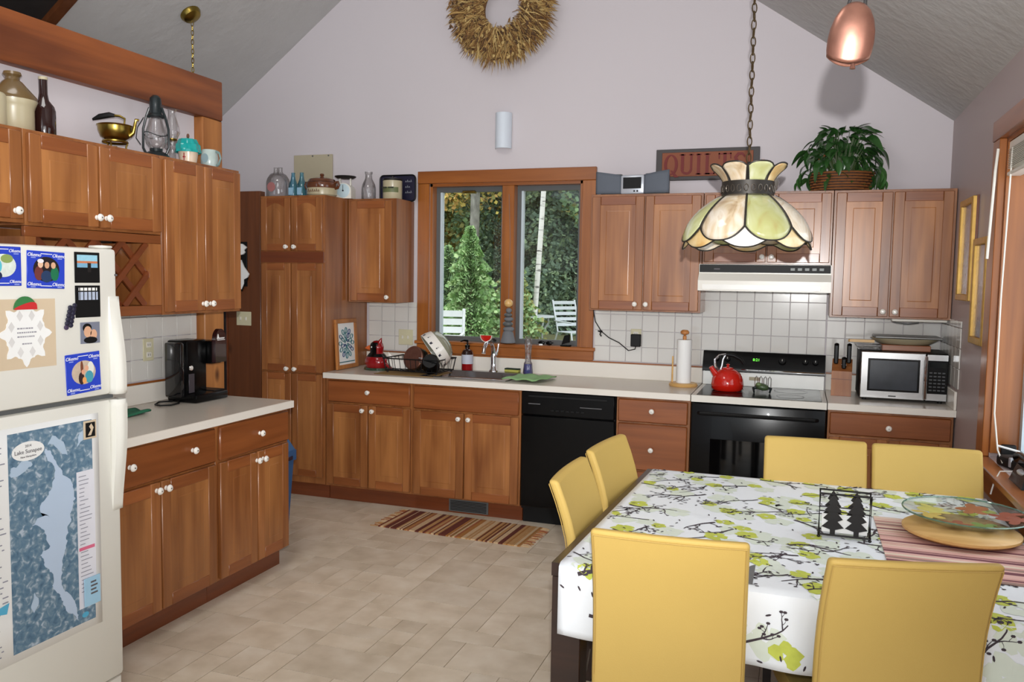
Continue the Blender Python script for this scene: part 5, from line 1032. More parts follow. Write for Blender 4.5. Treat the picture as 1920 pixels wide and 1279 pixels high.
t = thing('wooden_box', 'flat brown wooden tray on top of the microwave', 'tray', (1.20, -.22, MZ))
MB().box(-.14, .12, -.10, .11, 0, .035, 0, .003).build('box', 'mf', t); MB().box(-.13, .11, -.1025, -.1001, .008, .026).build('front_board', 'mh', t)
t = thing('serving_platter', 'large pale oval platter stacked on the wooden tray', 'platter', (1.19, -.21, MZ + .0355))
MB().lathe([(0, 0), (.12, 0), (.135, .008), (.168, .030), (.172, .034), (.166, .036), (.12, .012), (0, .008)], n=36, sc=(1.1, .9)).build('platter', 'stoneware', t)
MB().box(-.17, .19, -.12, .13, .037, .049, 0, .004).build('grey_tray', mat('grey_baking_tray', (128, 128, 126), .35, metal=.4), t)
t = thing('paddle_board', 'wooden paddle handle sticking out beside the platter', 'cutting board', (.96, -.27, MZ + .042))
MB().prism([(-.075, -.012), (-.02, -.016), (.06, -.028), (.06, .028), (-.02, .016), (-.075, .012), (-.083, 0)], 0, .016, 'xy').build('handle', 'bamboo', t)
t = thing('under_cabinet_light', 'slim white light strip under the microwave wall cabinet', 'light', (1.11, -.24, 1.389))
MB().box(0, .295, -.03, .03, -.016, -.0003, 0, .004).build('housing', 'white', t); MB().tube([(.0, 0, -.012), (.03, -.01, -.024), (.09, -.01, -.030), (.15, 0, -.02)], .003, 6).build('wire', 'greym', t)
# items on the right hand wall cabinets
t = thing('table_radio', 'silver radio with curved blue-grey speakers on the wall cabinet', 'radio', (-.455, -.20, PZ), -.06)
for s_ in (-1, 1):
    MB().grid(lambda u, v: (s_ * (.075 + .165 * u), -.06 - .035 * sin(u * pi * .5) * (1 - .0 * v) + .02 * u * u, .002 + (.118 + .026 * u) * v + .004), 10, 6).build('speaker', 'greyfab', t, recalc=False, solid=.012)
    MB().box(*sorted((s_ * .075, s_ * .22)), -.05, .05, .001, .135, 0, .01).build('speaker_case', 'greym', t)
MB().box(-.078, .078, -.075, .05, .001, .125, 0, .012).build('case', 'silver', t); MB().box(-.06, .06, -.0775, -.0752, .036, .108, 0, .002).build('display', 'blackm', t); 
for x_ in (.015, .035): MB().lathe([(0, .003), (.006, .003), (.006, 0)], (x_, -.0752, .02), 10, ax=(0, -1, 0)).build('button', 'blackm', t)
t = thing('ceramic_tureen', 'white ceramic lidded jar with pink figure behind the pendant lamp', 'jar', (.352, -.16, PZ))
MB().lathe([(0, 0), (.05, 0), (.082, .03), (.09, .07), (.075, .11), (.06, .12), (.064, .128), (.06, .14), (.02, .15), (0, .152)], n=28).build('jar', 'knob', t); MB().ell((-.01, 0, .175), (.02, .016, .026), 0, 12, 8).ell((-.012, -.004, .206), (.012, .011, .012), 0, 10, 8).build('figure', mat('pink_white_glaze', (226, 206, 206), .25, var=.1, scale=60), t)
MB().tube([(.045, 0, .13), (.06, 0, .165), (.075, 0, .17), (.07, 0, .15)], .005, 6).build('handle', 'knob', t)
k0 = MB()
for i in range(18): a = 2 * pi * i / 18; k0.ell((.066 * cos(a), .066 * sin(a), .132), (.004, .004, .004), 0, 6, 4)
stuff(k0.build('bead_trim', mat('rose_trim', (196, 150, 150), .3), t))
t = thing('potted_plant', 'leafy green houseplant in a wicker basket on the wall cabinet', 'plant', (.80, -.165, PZ))
bk = MB().lathe([(0, .002), (.14, .002), (.155, .05), (.16, .115), (.15, .115), (.145, .05), (0, .02)], n=30, sc=(1.12, .85)).build('basket', mat('dark_wicker_core', (52, 30, 18), .7), t)
for k in range(7):
    z_ = .012 + k * .016; r_ = .146 + .0022 * k; MB().tube([((r_ + .006 * (1 if (i + k) % 2 else -.3)) * 1.12 * cos(2 * pi * i / 40), (r_ + .006 * (1 if (i + k) % 2 else -.3)) * .85 * sin(2 * pi * i / 40), z_) for i in range(40)], .0055, 6, closed=True).build('wicker_strand', 'wicker', bk)
MB().tube([(-.15, 0, .11), (-.13, -.02, .2), (-.06, -.03, .25)], .006, 6).build('basket_handle', 'wicker', bk)
rl = random.Random(11)
def leaf_mesh(nm, L_, w_, bend):
    def fn(u, v):
        wq = w_ * 1.35 * sin(pi * min(.98, v * .95 + .03)) ** .75 * (1 - .25 * v); x = (2 * u - 1) * wq; z = -bend * v * v * L_
        return (x, L_ * v * (1 - .15 * bend * v), z + abs(2 * u - 1) * wq * .30)
    return MB().grid(fn, 4, 8).build(nm, 'leaf', t, recalc=False)
LF = [leaf_mesh('leaf', .15, .026, .5), leaf_mesh('leaf', .17, .032, .8), leaf_mesh('leaf', .13, .022, .3)]
stems = MB()
for i in range(280):
    o = LF[i] if i < 3 else copy_part(LF[i % 3], t)
    a = rl.uniform(0, 2 * pi); el = rl.random(); h_ = .085 + .285 * el; rad = .215 * max(.1, 1 - (el - .3) ** 2 * 1.7) ** .5 * rl.uniform(.2, 1.0) ** .6
    p = Vector((rad * 1.05 * cos(a), rad * .62 * sin(a) - .005, h_)); p.y = min(p.y, .03)
    o.location = p; pitch = rl.uniform(-.7, .35) + (.55 if el > .85 else 0) - (.5 if el < .4 else 0)
    o.rotation_euler = (pitch, rl.uniform(-.5, .5), a - pi / 2 + rl.uniform(-.9, .9)); s_ = rl.uniform(.42, .75); o.scale = (s_,) * 3
    q = p + (Matrix.Rotation(a - pi / 2, 3, 'Z') @ Vector((0, .1, 0))) * s_
    if q.y > .10: o.location.y -= .12
    if i % 3 == 0: stems.tube([(p.x * .2, p.y * .2, .06), (p.x * .7, p.y * .7, h_ * .75), tuple(o.location)], .002, 5)
stuff(stems.build('stem', mat('plant_stem', (70, 90, 44), .5), t))
for k, (dx, sg) in enumerate(((-.17, -1), (.15, 1))):
    MB().tube([(dx, -.10, .14), (dx + sg * .05, -.15, .11), (dx + sg * .085, -.155, .06), (dx + sg * .09, -.155, .02)], .0018, 5).build('trailing_stem', 'leaf', t)
    for q in range(3): o = copy_part(LF[q], t); o.location = (dx + sg * (.06 + .012 * q), -.155, .10 - .026 * q); o.rotation_euler = (-1.1, 0, -sg * .8); o.scale = (.4, .4, .4)
# window sill
t = thing('stacked_stone_ornament', 'grey stacked stone ornament with wooden ball hanging at the mullion', 'ornament', (-1.372, -.045, 1.128))
MB().tube([(0, 0, .31), (.0, .012, .75), (-.02, .03, 1.06)], .0014, 5).build('string', 'stone', t); MB().lathe([(.052, 0), (.055, .004), (.036, .075), (.030, .085), (0, .085)], n=20).build('bottom_stone', 'stone', t)
for k, (r_, z_, h_) in enumerate(((.041, .098, .030), (.038, .136, .028), (.034, .17, .024), (.030, .20, .022), (.022, .232, .026))): MB().ell((.003 * (-1) ** k, 0, z_), (r_, r_ * .8, h_ * .75), 0, 16, 8).build('stone', ('stone', 'greym')[k % 2], t)
MB().ell((0, 0, .285), (.031, .031, .030), 0, 18, 12).build('wooden_ball', 'bamboo', t)
t = thing('watermelon_dish', 'small watermelon-slice dish standing on the window sill', 'dish', (-1.552, -.006, 1.1175))
k0 = MB(); k0.prism([(.048 * cos(pi + pi * i / 16), .055 + .05 * sin(pi + pi * i / 16)) for i in range(17)], -.010, .010); k0.build('rind', mat('pale_rind', (206, 202, 188), .5), t); MB().prism([(.041 * cos(pi + pi * i / 16), .0552 + .043 * sin(pi + pi * i / 16)) for i in range(17)], -.0115, -.010).build('flesh', 'red', t)
t = thing('phone_stand', 'small black folding stand on the window sill', 'stand', (-.955, .0, 1.1175), -.2)
MB().prism([(-.03, .012), (.03, .03), (.03, .085), (-.01, .075)], -.008, .004).build('back', 'blackm', t); MB().box(-.032, .035, -.028, .02, 0, .012, 0, .003).build('base', 'blackm', t)
t = thing('sunglasses', 'folded dark glasses with white glint on the window sill', 'glasses', (-1.105, -.004, 1.1175))
for s_ in (-1, 1): MB().ell((s_ * .028, 0, .018), (.024, .006, .016), 0, 12, 8).build('lens', 'black', t)
MB().tube([(-.055, .0, .022), (0, -.004, .026), (.06, .004, .02)], .003, 6).build('frame', 'iron', t)
t = thing('sill_clip', 'small white clip beside the dark glasses', 'clip', (-1.135, -.02, 1.1175)); MB().box(-.012, .016, -.006, .006, 0, .012, 0, .003).build('body', 'paper', t); MB().tube([(-.012, 0, .01), (-.03, 0, .004)], .003, 6).build('wire', 'steel', t)

# ------------------------------------------------------------------ right wall
def gold_pic(label, y, z, w, h):
    t = thing('framed_picture', label, 'picture', (XR - .0005, y, z), -pi / 2, 'gold framed pictures on the side wall')
    f = .034; MB().box(-w / 2, -w / 2 + f, -.03, 0, 0, h, 0, .004).box(w / 2 - f, w / 2, -.03, 0, 0, h, 0, .004).box(-w / 2 + f, w / 2 - f, -.03, 0, 0, f, 0, .004).box(-w / 2 + f, w / 2 - f, -.03, 0, h - f, h, 0, .004).build('frame', 'gold', t)
    MB().box(-w / 2 - .004, w / 2 + .004, -.012, -.0005, -.004, h + .004).build('dark_edge', 'mk', t); MB().box(-w / 2 + f, w / 2 - f, -.016, -.0122, f, h - f).build('picture', ramp_mat('dim_print', [(.3, (96, 84, 92)), (.6, (140, 128, 140)), (.8, (92, 72, 66))], scale=6, rough=.2), t)
gold_pic('gold framed picture beside the wall cabinet', -.745, 1.512, .36, .53); gold_pic('gold framed picture hung lower, next to the window casing', -1.155, 1.31, .32, .51)
t = thing('telephone', 'black desk telephone with receiver on the side window sill', 'telephone', (1.47, -2.02, .8295), .0)
frus(MB(), .13, .20, .09, .15, 0, .07).build('base', 'black', t); MB().tube([(-.03, -.11, .085), (-.03, -.07, .098), (-.03, .07, .098), (-.03, .11, .085)], [.024, .014, .014, .024], 10).build('receiver', 'black', t); MB().ell((-.045, -.02, .052), (.02, .04, .012), 0, 12, 8).build('keypad', 'silver', t)
MB().tube([(-.05, .10, .03), (-.09, .13, .02), (-.11, .12, -.02), (-.125, .10, -.07)], .003, 6).build('cord', 'paper', t)
t = thing('black_bag', 'small black case lying on the side window sill', 'case', (1.48, -1.72, .8295), .3)
MB().box(-.04, .04, -.10, .10, 0, .045, 0, .012).build('case', 'blackm', t); MB().box(-.042, .042, -.02, .0, .01, .05, 0, .003).build('clasp', 'silver', t)
t = thing('hand_blind_crank', 'dark clip with white bar at the window jamb', 'clip', (1.475, -1.56, .8295)); MB().box(-.03, .03, -.012, .012, 0, .075, 0, .008).build('clip', 'blackm', t); MB().tube([(-.045, -.016, .07), (.04, -.02, .05)], .005, 6).build('bar', 'paper', t)

# ------------------------------------------------------------------ rag rug
t = thing('rag_rug', 'striped rag rug on the floor before the sink', 'rug', (-1.885, -1.02, .0006), -.045)
k0 = MB(); x_ = 0; rr = random.Random(4); W_, D_ = .97, .405; seq = []
while x_ < W_:
    w_ = rr.choice((.007, .01, .014, .02, .03)); c_ = rr.choice((0, 0, 1, 1, 2, 3, 4, 5, 2, 0)); x2 = min(W_, x_ + w_)
    k0.add([(x_, 0, 0), (x2, 0, 0), (x2, D_, 0), (x_, D_, 0), (x_ + .001, .002, .007), (x2 - .001, .002, .007), (x2 - .001, D_ - .002, .007), (x_ + .001, D_ - .002, .007)], [(0, 3, 2, 1), (4, 5, 6, 7), (0, 1, 5, 4), (1, 2, 6, 5), (2, 3, 7, 6), (3, 0, 4, 7)], c_); x_ = x2
stuff(k0.build('woven_strips', M['rag'], t))
k0 = MB()
for e in (0, 1):
    for i in range(30): y_ = .006 + i * .0135; d_ = -1 if e == 0 else 1; x_ = 0 if e == 0 else W_; k0.tube([(x_, y_, .004), (x_ + d_ * .025, y_ + rr.uniform(-.004, .004), .005), (x_ + d_ * rr.uniform(.04, .06), y_ + rr.uniform(-.012, .012), .002)], .0026, 5, rr.choice((0, 1, 4)))
stuff(k0.build('fringe', M['rag'], t))

# ------------------------------------------------------------------ dining table
TX0, TX1, TY0, TY1, TT = -.072, 1.325, -3.315, -1.975, .75
t = thing('dining_table', 'dark wood dining table under the floral cloth', 'table', ((TX0 + TX1) / 2, (TY0 + TY1) / 2, 0))
hw, hd = (TX1 - TX0) / 2, (TY1 - TY0) / 2
FLX = .052     # the far end of the table is a little narrower on the open side
MB().prism([(-hw, -hd), (hw, -hd), (hw, hd), (-hw + FLX, hd)], TT - .04, TT, 'xy').build('tabletop', 'darkwood', t); MB().box(-hw + .085, hw - .03, -hd + .03, -hd + .055, TT - .13, TT - .0405).box(-hw + .085, hw - .03, hd - .055, hd - .03, TT - .13, TT - .0405).box(-hw + .085, -hw + .11, -hd + .055, hd - .055, TT - .13, TT - .0405).box(hw - .055, hw - .03, -hd + .055, hd - .055, TT - .13, TT - .0405).build('apron', 'darkwood', t)
for sx_ in (-1, 1):
    for sy_ in (-1, 1): fx_ = FLX if (sx_ < 0 < sy_) else 0; MB().box(*[q + fx_ for q in sorted((sx_ * (hw - .002), sx_ * (hw - .092)))], *sorted((sy_ * (hd - .002), sy_ * (hd - .092))), .0, TT - .0405, 0, .003).build('leg', 'darkwood', t)
CX0, CX1, CY1 = -.046, 1.318, -1.972; LTOP = CY1 - TY0 + .014; DROP = .205
def cx0(s): return CX0 + .052 * (1 - max(0, min(1, s / 1.34)))
def gauss_line(x, s, x0, s0, ang, w, l): 
    dx, ds = x - x0, s - s0; a = dx * cos(ang) + ds * sin(ang); c = -dx * sin(ang) + ds * cos(ang); return math.exp(-(c / w) ** 2 - (a / l) ** 2)
def cloth(x, s, off=0):
    s0 = s
    if s < 0: return (x, CY1 + .004 + off, TT + .003 + s)              # far drop
    wr = .007 * gauss_line(x, s, .55, 1.06, 2.2, .022, .22) + .005 * gauss_line(x, s, .62, .92, 2.35, .03, .25) + .003 * gauss_line(x, s, .25, .7, .5, .03, .3) + .003 * gauss_line(x, s, .9, 1.1, .3, .03, .3)
    if s < LTOP - .014: return (x, CY1 - s, TT + .003 + wr + off)
    e = s - (LTOP - .014); R_ = .014; q = min(1, e / (R_ * pi / 2)); a = q * pi / 2
    if q < 1: return (x, CY1 - (LTOP - .014) - (R_ + off) * sin(a), TT + .003 - R_ + (R_ + off) * cos(a) + wr * (1 - q))
    d = e - R_ * pi / 2; rip = .010 * sin(x * 11 + 1) * min(1, d * 6) + .005 * sin(x * 23) * min(1, d * 6)
    return (x, CY1 - LTOP - off - max(0, rip) - .002, TT + .003 - R_ - d)
t = thing('tablecloth', 'white tablecloth printed with lime blossoms and dark branches', 'tablecloth', (0, 0, 0))
SA, SB = -.15, LTOP + DROP
MB().grid(lambda u, v: cloth(cx0(SA + (SB - SA) * v) + (CX1 - cx0(SA + (SB - SA) * v)) * u, SA + (SB - SA) * v), 60, 84).build('cloth', 'cloth', t, recalc=False, solid=.0012)
rp_ = random.Random(21); pr = MB()
def put(pts, m, off):
    if all(cx0(s) + .002 < x < CX1 and .004 < s < SB - .004 for x, s in pts): pr.add([cloth(x, s, off) for x, s in pts], [tuple(range(len(pts)))], m)
def blossom(x, s, r, m, off):
    n = 5; a0 = rp_.uniform(0, 6)
    for k in range(n):
        a = a0 + 2 * pi * k / n + rp_.uniform(-.2, .2); cx_, cs_ = x + r * .55 * cos(a), s + r * .55 * sin(a); rr_ = r * rp_.uniform(.38, .55)
        put([(cx_ + rr_ * (1 + .3 * cos(3 * q + k)) * cos(q), cs_ + rr_ * (1 + .2 * sin(2 * q)) * sin(q)) for q in [2 * pi * i / 9 for i in range(9)]], m, off + k * .00002)
def stroke(pts, w0, w1, off):
    for i in range(len(pts) - 1):
        a, b_ = Vector(pts[i]), Vector(pts[i + 1]); d = (b_ - a); 
        if d.length < 1e-6: continue
        n = Vector((-d.y, d.x)).normalized(); f0, f1 = i / (len(pts) - 1), (i + 1) / (len(pts) - 1); wa, wb = w0 + (w1 - w0) * f0, w0 + (w1 - w0) * f1
        put([tuple(a + n * wa), tuple(a - n * wa), tuple(b_ - n * wb), tuple(b_ + n * wb)], 2, off)
def branch(x, s, a, L_, w, lev=0):
    pts = [(x, s)]; n = 7
    for i in range(n): a += rp_.uniform(-.32, .32); x += L_ / n * cos(a); s += L_ / n * sin(a); pts.append((x, s))
    stroke(pts, w, w * .35, .0021)
    if lev < 2:
        for k in range(3 if lev == 0 else 2):
            i = rp_.randint(1, n - 1); branch(*pts[i], a + rp_.choice((-1, 1)) * rp_.uniform(.5, 1.1), L_ * rp_.uniform(.25, .45), w * .5, lev + 1)
    if lev > 0:
        ex, es = pts[-1]; put([(ex + .006 * cos(q), es + .004 * sin(q)) for q in [2 * pi * i / 6 for i in range(6)]], 2, .0023)
cells = [(i, j) for i in range(9) for j in range(11)]
for i, j in cells:
    x, s = CX0 + .08 + i * .152 + rp_.uniform(-.05, .05), .03 + j * .144 + rp_.uniform(-.05, .05)
    if rp_.random() < .35: blossom(x - .05, s - .03, rp_.uniform(.035, .06), 1, .0009)
    if rp_.random() < .85: blossom(x + .04, s + .05, rp_.uniform(.04, .062), 1, .0013)
    if rp_.random() < .80: blossom(x, s, rp_.uniform(.026, .044), 0, .0017)
    if rp_.random() < .95: branch(x - .03, s + .02, rp_.choice((-.6, .5, 2.4, 2.7, -.4)) + rp_.uniform(-.3, .3), rp_.uniform(.11, .21), rp_.uniform(.0034, .0062))
    for k in range(3): fx, fs = x + rp_.uniform(-.08, .08), s + rp_.uniform(-.08, .08); an = rp_.uniform(0, pi); put([(fx + .009 * cos(q) * cos(an) - .003 * sin(q) * sin(an), fs + .009 * cos(q) * sin(an) + .003 * sin(q) * cos(an)) for q in [2 * pi * i2 / 6 for i2 in range(6)]], 2, .0023)
stuff(pr.build('floral_print', ['p_y', 'p_g', 'p_b'], t, recalc=False))
CT = TT + .0045
t = thing('placemat', 'pink and cream striped runner under the round board', 'placemat', (.875, -3.03, CT))
k0 = MB(); y_ = 0; rr = random.Random(9); pal = [mat('runner_' + n, c, .9, var=.08, scale=300, bump=.4, bscale=400) for n, c in dict(rose=(206, 156, 146), plum=(122, 74, 82), cream=(226, 206, 186), pink=(222, 178, 168), taupe=(158, 128, 118)).items()]
while y_ < .60:
    w_ = rr.choice((.006, .008, .012, .018)); y2 = min(.60, y_ + w_); k0.box(0, .435, y_, y2, 0, .0022 + .0006 * rr.random(), rr.choice((0, 1, 2, 3, 4, 0, 2, 3))); y_ = y2
stuff(k0.build('woven_strips', pal, t))
t = thing('placemat', 'grey woven placemat partly hidden by the nearest chair', 'placemat', (.28, -3.165, CT)); MB().box(-.19, .222, -.13, .13, 0, .002).build('mat', mat('grey_weave', (112, 112, 112), .9, var=.2, scale=200, bump=.6, bscale=300), t)
t = thing('placemat', 'dark placemat at the table end behind the nearest chairs', 'placemat', (1.255, -3.16, CT)); MB().box(-.045, .055, -.12, .09, 0, .002).build('mat', mat('charcoal_weave', (44, 42, 46), .9, var=.2, scale=200, bump=.6, bscale=300), t)
# napkin holder
t = thing('napkin_holder', 'black metal napkin holder with two cut-out fir trees', 'napkin holder', (.762, -2.735, CT), -.02)
def face_frame(y):
    f_ = MB(); f_.tube([(-.078, y, .012), (.078, y, .012), (.078, y, .148), (-.078, y, .148)], .0042, 8, closed=True)
    for cx_ in (-.036, .036):
        tr_ = [(cx_ - .008, .012), (cx_ + .008, .012), (cx_ + .008, .03), (cx_ + .034, .038), (cx_ + .014, .058), (cx_ + .030, .066), (cx_ + .013, .086), (cx_ + .026, .094), (cx_ + .010, .112), (cx_ + .018, .118), (cx_, .147)]
        f_.prism(tr_ + [(2 * cx_ - u_, v_) for u_, v_ in tr_[::-1][1:]], y - .0015, y + .0015)
    f_.tube([(-.078, y, .09), (.078, y, .09)], .002, 6); return f_
stuff(face_frame(-.03).build('front_face', 'iron', t)); stuff(face_frame(.03).build('rear_face', 'iron', t))
k0 = MB()
for x_ in (-.078, .078): k0.tube([(x_, -.03, .012), (x_, .03, .012)], .0042, 8)
for x_ in (-.078, .078):
    for y_ in (-.03, .03): k0.ell((x_, y_, .005), (.006, .006, .005), 0, 8, 6)
k0.build('base_bars', 'iron', t)
for k in range(6): (MB().box(-.07, .07, -.018 + k * .006, -.014 + k * .006, .017, .070, 0, .001)).build('napkin', 'paper', t)
# round board and glass plate
t = thing('round_wooden_board', 'round pale wood turning board on the striped runner', 'board', (1.128, -2.60, CT + .0035))
MB().lathe([(0, .010), (.11, .010), (.165, .012), (.178, .020), (.178, .028), (.168, .034), (0, .034)], n=44).build('top', 'bamboo', t); MB().lathe([(0, 0), (.11, 0), (.11, .0095), (0, .0095)], n=30).build('turntable_foot', 'mk', t)
t = thing('leaf_glass_plate', 'large clear glass plate with autumn leaf decoration', 'plate', (1.152, -2.525, CT + .038))
k0 = MB(); k0.lathe([(0, 0), (.09, 0), (.13, .006), (.188, .030), (.194, .034), (.194, .038), (.188, .036), (.13, .012), (.09, .006), (0, .006)], n=48); k0.build('plate', 'greenglass', t)
MB().tube([(.194 * cos(a), .194 * sin(a), .036) for a in [2 * pi * i / 48 for i in range(48)]], .0028, 6, closed=True).build('green_rim', glass('green_glass_edge', (.55, .75, .66), .2, dens=.35, body=(110, 160, 140)), t)
for i, (a, r_, c_) in enumerate(((2.6, .105, 'lg'), (3.4, .12, 'yl'), (4.3, .10, 'rd'), (5.2, .10, 'gr'), (.2, .13, 'rd'), (1.2, .11, 'br'), (6.0, .15, 'rd'))):
    col = {'lg': (188, 180, 96), 'yl': (190, 166, 84), 'rd': (142, 74, 54), 'gr': (108, 140, 70), 'br': (150, 96, 60)}[c_]
    z_ = .0072 if r_ < .09 else .0072 + max(0, r_ - .09) * .35; rot_ = R.uniform(0, 6)
    MB().ngon([(r_ * cos(a) + .056 * (.45 + .55 * abs(cos(2.5 * q))) * cos(q + rot_), r_ * sin(a) + .056 * (.45 + .55 * abs(cos(2.5 * q))) * sin(q + rot_), z_ + .012 * ((r_ + .03 * cos(q + rot_ - a)) - r_ > 0) * 0 + .45 * max(0, .044 * .6 * cos(q + rot_ - a)) + .002) for q in [2 * pi * k / 30 for k in range(30)]]).build('painted_leaf', mat('painted_leaf_' + c_, col, .4, var=.25, scale=40), t, recalc=False)

# ------------------------------------------------------------------ chairs (face +y, back at -y)
def make_chair(label, loc, rz):
    t = thing('dining_chair', label, 'chair', loc, rz, 'yellow upholstered chairs around the table')
    prof = [(0, .40), (.0, .50), (.002, .60), (-.004, .68), (-.014, .74), (-.030, .80), (-.050, .86), (-.072, .915), (-.078, .93)]
    w = .205; th = .034; vs = []; nu = 10
    for (y, z) in prof:
        for k in range(nu + 1):
            q = 2 * k / nu - 1; vs.append((q * w * (1 - .012 * (z < .5)), y - .182 - .012 * (1 - q * q), z))
    b = MB(); n1 = len(vs); rows = len(prof)
    front = [(x, y + th, z) for x, y, z in vs]
    F = [(j * (nu + 1) + k, j * (nu + 1) + k + 1, (j + 1) * (nu + 1) + k + 1, (j + 1) * (nu + 1) + k) for j in range(rows - 1) for k in range(nu)]
    b.add(vs + front, F + [tuple(n1 + i for i in f[::-1]) for f in F])
    W1 = nu + 1
    for j in range(rows - 1): 
        a, c = j * W1, (j + 1) * W1; b.f += [(a, c, n1 + c, n1 + a), (a + nu, n1 + a + nu, n1 + c + nu, c + nu)]; b.mi += [0, 0]
    for k in range(nu): b.f += [(k, n1 + k, n1 + k + 1, k + 1), ((rows - 1) * W1 + k, (rows - 1) * W1 + k + 1, n1 + (rows - 1) * W1 + k + 1, n1 + (rows - 1) * W1 + k)]; b.mi += [0, 0]
    o = b.build('backrest', 'yel', t, sharp=60); md = o.modifiers.new('soft_edges', 'BEVEL'); md.width = .012; md.segments = 3; md.limit_method = 'ANGLE'; md.angle_limit = radians(50)
    sm = MB()
    for s_ in (-1, 1): sm.tube([(s_ * w * .965, y - .1855, z) for y, z in prof[1:-1]] , .0016, 5)
    sm.tube([(q * w * .965, prof[-2][0] - .1855 - .012 * (1 - q * q), prof[-2][1]) for q in [k / 6 - 1 for k in range(13)]], .0016, 5); sm.build('seam_stitching', 'yels', o)
    MB().box(-.205, .205, -.185, .235, .405, .475, 0, .018).build('seat', 'yel', t); MB().box(-.19, .19, -.17, .21, .375, .4045).build('seat_frame', 'darkwood', t)
    for sx_ in (-1, 1):
        for y0, y1, dy in ((.175, .215, 0), (-.205, -.165, -.05)):
            x0_, x1_ = sorted((sx_ * .19, sx_ * .15)); MB().add([(x0_ + .006, y0 + dy + .006, 0), (x1_ - .006, y0 + dy + .006, 0), (x1_ - .006, y1 + dy - .006, 0), (x0_ + .006, y1 + dy - .006, 0), (x0_, y0, .4), (x1_, y0, .4), (x1_, y1, .4), (x0_, y1, .4)], [(3, 2, 1, 0), (4, 5, 6, 7), (0, 1, 5, 4), (1, 2, 6, 5), (2, 3, 7, 6), (3, 0, 4, 7)]).build('leg', 'darkwood', t)
    return t
def chair_loc(cx, cy, rz):   # cx, cy = middle of the top edge of the back
    d = Vector((0, -.262)); d.rotate(Matrix.Rotation(rz, 2)); return (cx - d.x, cy - d.y, 0)
CH = make_chair('yellow chair seen from behind, square to the table, near the table corner', chair_loc(.297, -3.52, .06), .06)
for label, cx, cy, rz in (('yellow chair seen from behind, turned a little towards the side window', .888, -3.495, .27),
                          ('yellow chair across the table in front of the black range', .677, -1.893, pi + .05), ('yellow chair across the table nearest the side window', 1.105, -1.89, pi + .03),
                          ('yellow chair at the table side, nearer the camera', -.168, -2.85, -pi / 2 + .0), ('yellow chair at the table side, close to the dishwasher', -.150, -2.335, -pi / 2 - .12)):
    copy_tree(CH, chair_loc(cx, cy, rz), rz, label)

# ------------------------------------------------------------------ outside
fol = lambda n, c: mat('foliage_' + n, c, .8, var=.35, scale=1.2)
G1, G2, G3 = fol('dark', (120, 150, 112)), fol('mid', (150, 182, 128)), fol('light', (194, 220, 158)); Y1, Y2, Y3 = fol('yellow', (240, 208, 110)), fol('gold', (218, 178, 104)), fol('olive', (160, 158, 96))
E1, E2 = fol('spruce', (130, 154, 130)), fol('spruce_light', (170, 194, 152))
def leaf_cloud(n, rx, ry, rz_, size, seed, cone=False, weights=(0, 1, 2)):
    r_ = random.Random(seed); b = MB(); cl = [(r_.uniform(-1, 1), r_.uniform(-1, 1), r_.uniform(-1, 1)) for _ in range(40)]
    for i in range(n):
        if cone:
            h_ = r_.random() ** 1.3; lay = (h_ * 9) % 1; a = r_.uniform(0, 2 * pi); rad = (1 - h_ ** 1.5) * (.45 + .55 * (1 - lay)) * r_.uniform(.2, 1) ** .5 * (.8 + .3 * sin(3 * a + seed + 7 * int(h_ * 9)))
            p = Vector((rx * rad * cos(a), ry * rad * sin(a), rz_ * (h_ - .06 * rad))); d = Vector((cos(a), sin(a), -.25 + r_.uniform(-.3, .3)))
        else:
            c = cl[r_.randrange(40)]; q = Vector((c[0] + r_.gauss(0, .16), c[1] + r_.gauss(0, .16), c[2] + r_.gauss(0, .14)))
            if q.length > 1.1: q = q.normalized() * r_.uniform(.7, 1.05)
            p = Vector((q.x * rx, q.y * ry, q.z * rz_)); d = Vector((r_.gauss(0, 1), r_.gauss(0, 1), r_.gauss(0, .6)))
        d.normalize(); n_ = d.orthogonal(); n_.rotate(Matrix.Rotation(r_.uniform(0, 6.28), 3, d)); s_ = size * r_.uniform(.6, 1.4)
        b.add([p - n_ * s_ * .1, p + d * s_ * .5 + n_ * s_ * .35, p + d * s_, p + d * s_ * .5 - n_ * s_ * .35], [(0, 1, 2, 3)], r_.choice(weights))
    return b
g0 = MB(); g0.grid(lambda u, v: (-60 + 90 * u, .3 + 70 * v, .20 + .0 * v + (0 if v < .3 else 22 * (v - .3) ** 1.2) + .15 * sin(u * 40) * sin(v * 30)), 40, 40)
struct(g0.build('ground', mat('forest_floor', (112, 112, 74), .95, var=.3, scale=1.5), recalc=False))
def trunk(b, x, y, z0, z1, r0, r1, lx=0, ly=0, m=0):
    b.tube([(x + lx * q + .03 * sin(q * 5 + x), y + ly * q, z0 + (z1 - z0) * q) for q in [k / 8 for k in range(9)]], [r0 + (r1 - r0) * k / 8 for k in range(9)], 9, m)
birch = ramp_mat('birch_bark', [(.30, (60, 56, 52)), (.42, (226, 224, 216)), (1, (240, 238, 232))], scale=7, stretch=(.5, .5, 3.2), rough=.7, detail=4)
def tree(name, label, loc, trunk_args, tm, cloud, mats, group=None, crown_at=(0, 0, 0)):
    t = thing(name, label, 'tree', loc, 0, group)
    k = MB(); trunk(k, 0, 0, *trunk_args); k.build('trunk', tm, t)
    if cloud: o = stuff(cloud.build('crown', mats, t, recalc=False)); o.location = crown_at
    return t
tree('birch_tree', 'slim white birch trunk outside the window', (-4.09, 9, .18), (0, 8.5, .052, .035, .42), birch, leaf_cloud(900, 1.4, 1.4, 1.6, .16, 1), (Y3, Y1, G2), crown_at=(.4, 0, 7.6))
greybark = ramp_mat('grey_bark', [(.3, (96, 92, 84)), (.7, (160, 158, 146))], scale=9, stretch=(1, 1, .5), rough=.8)
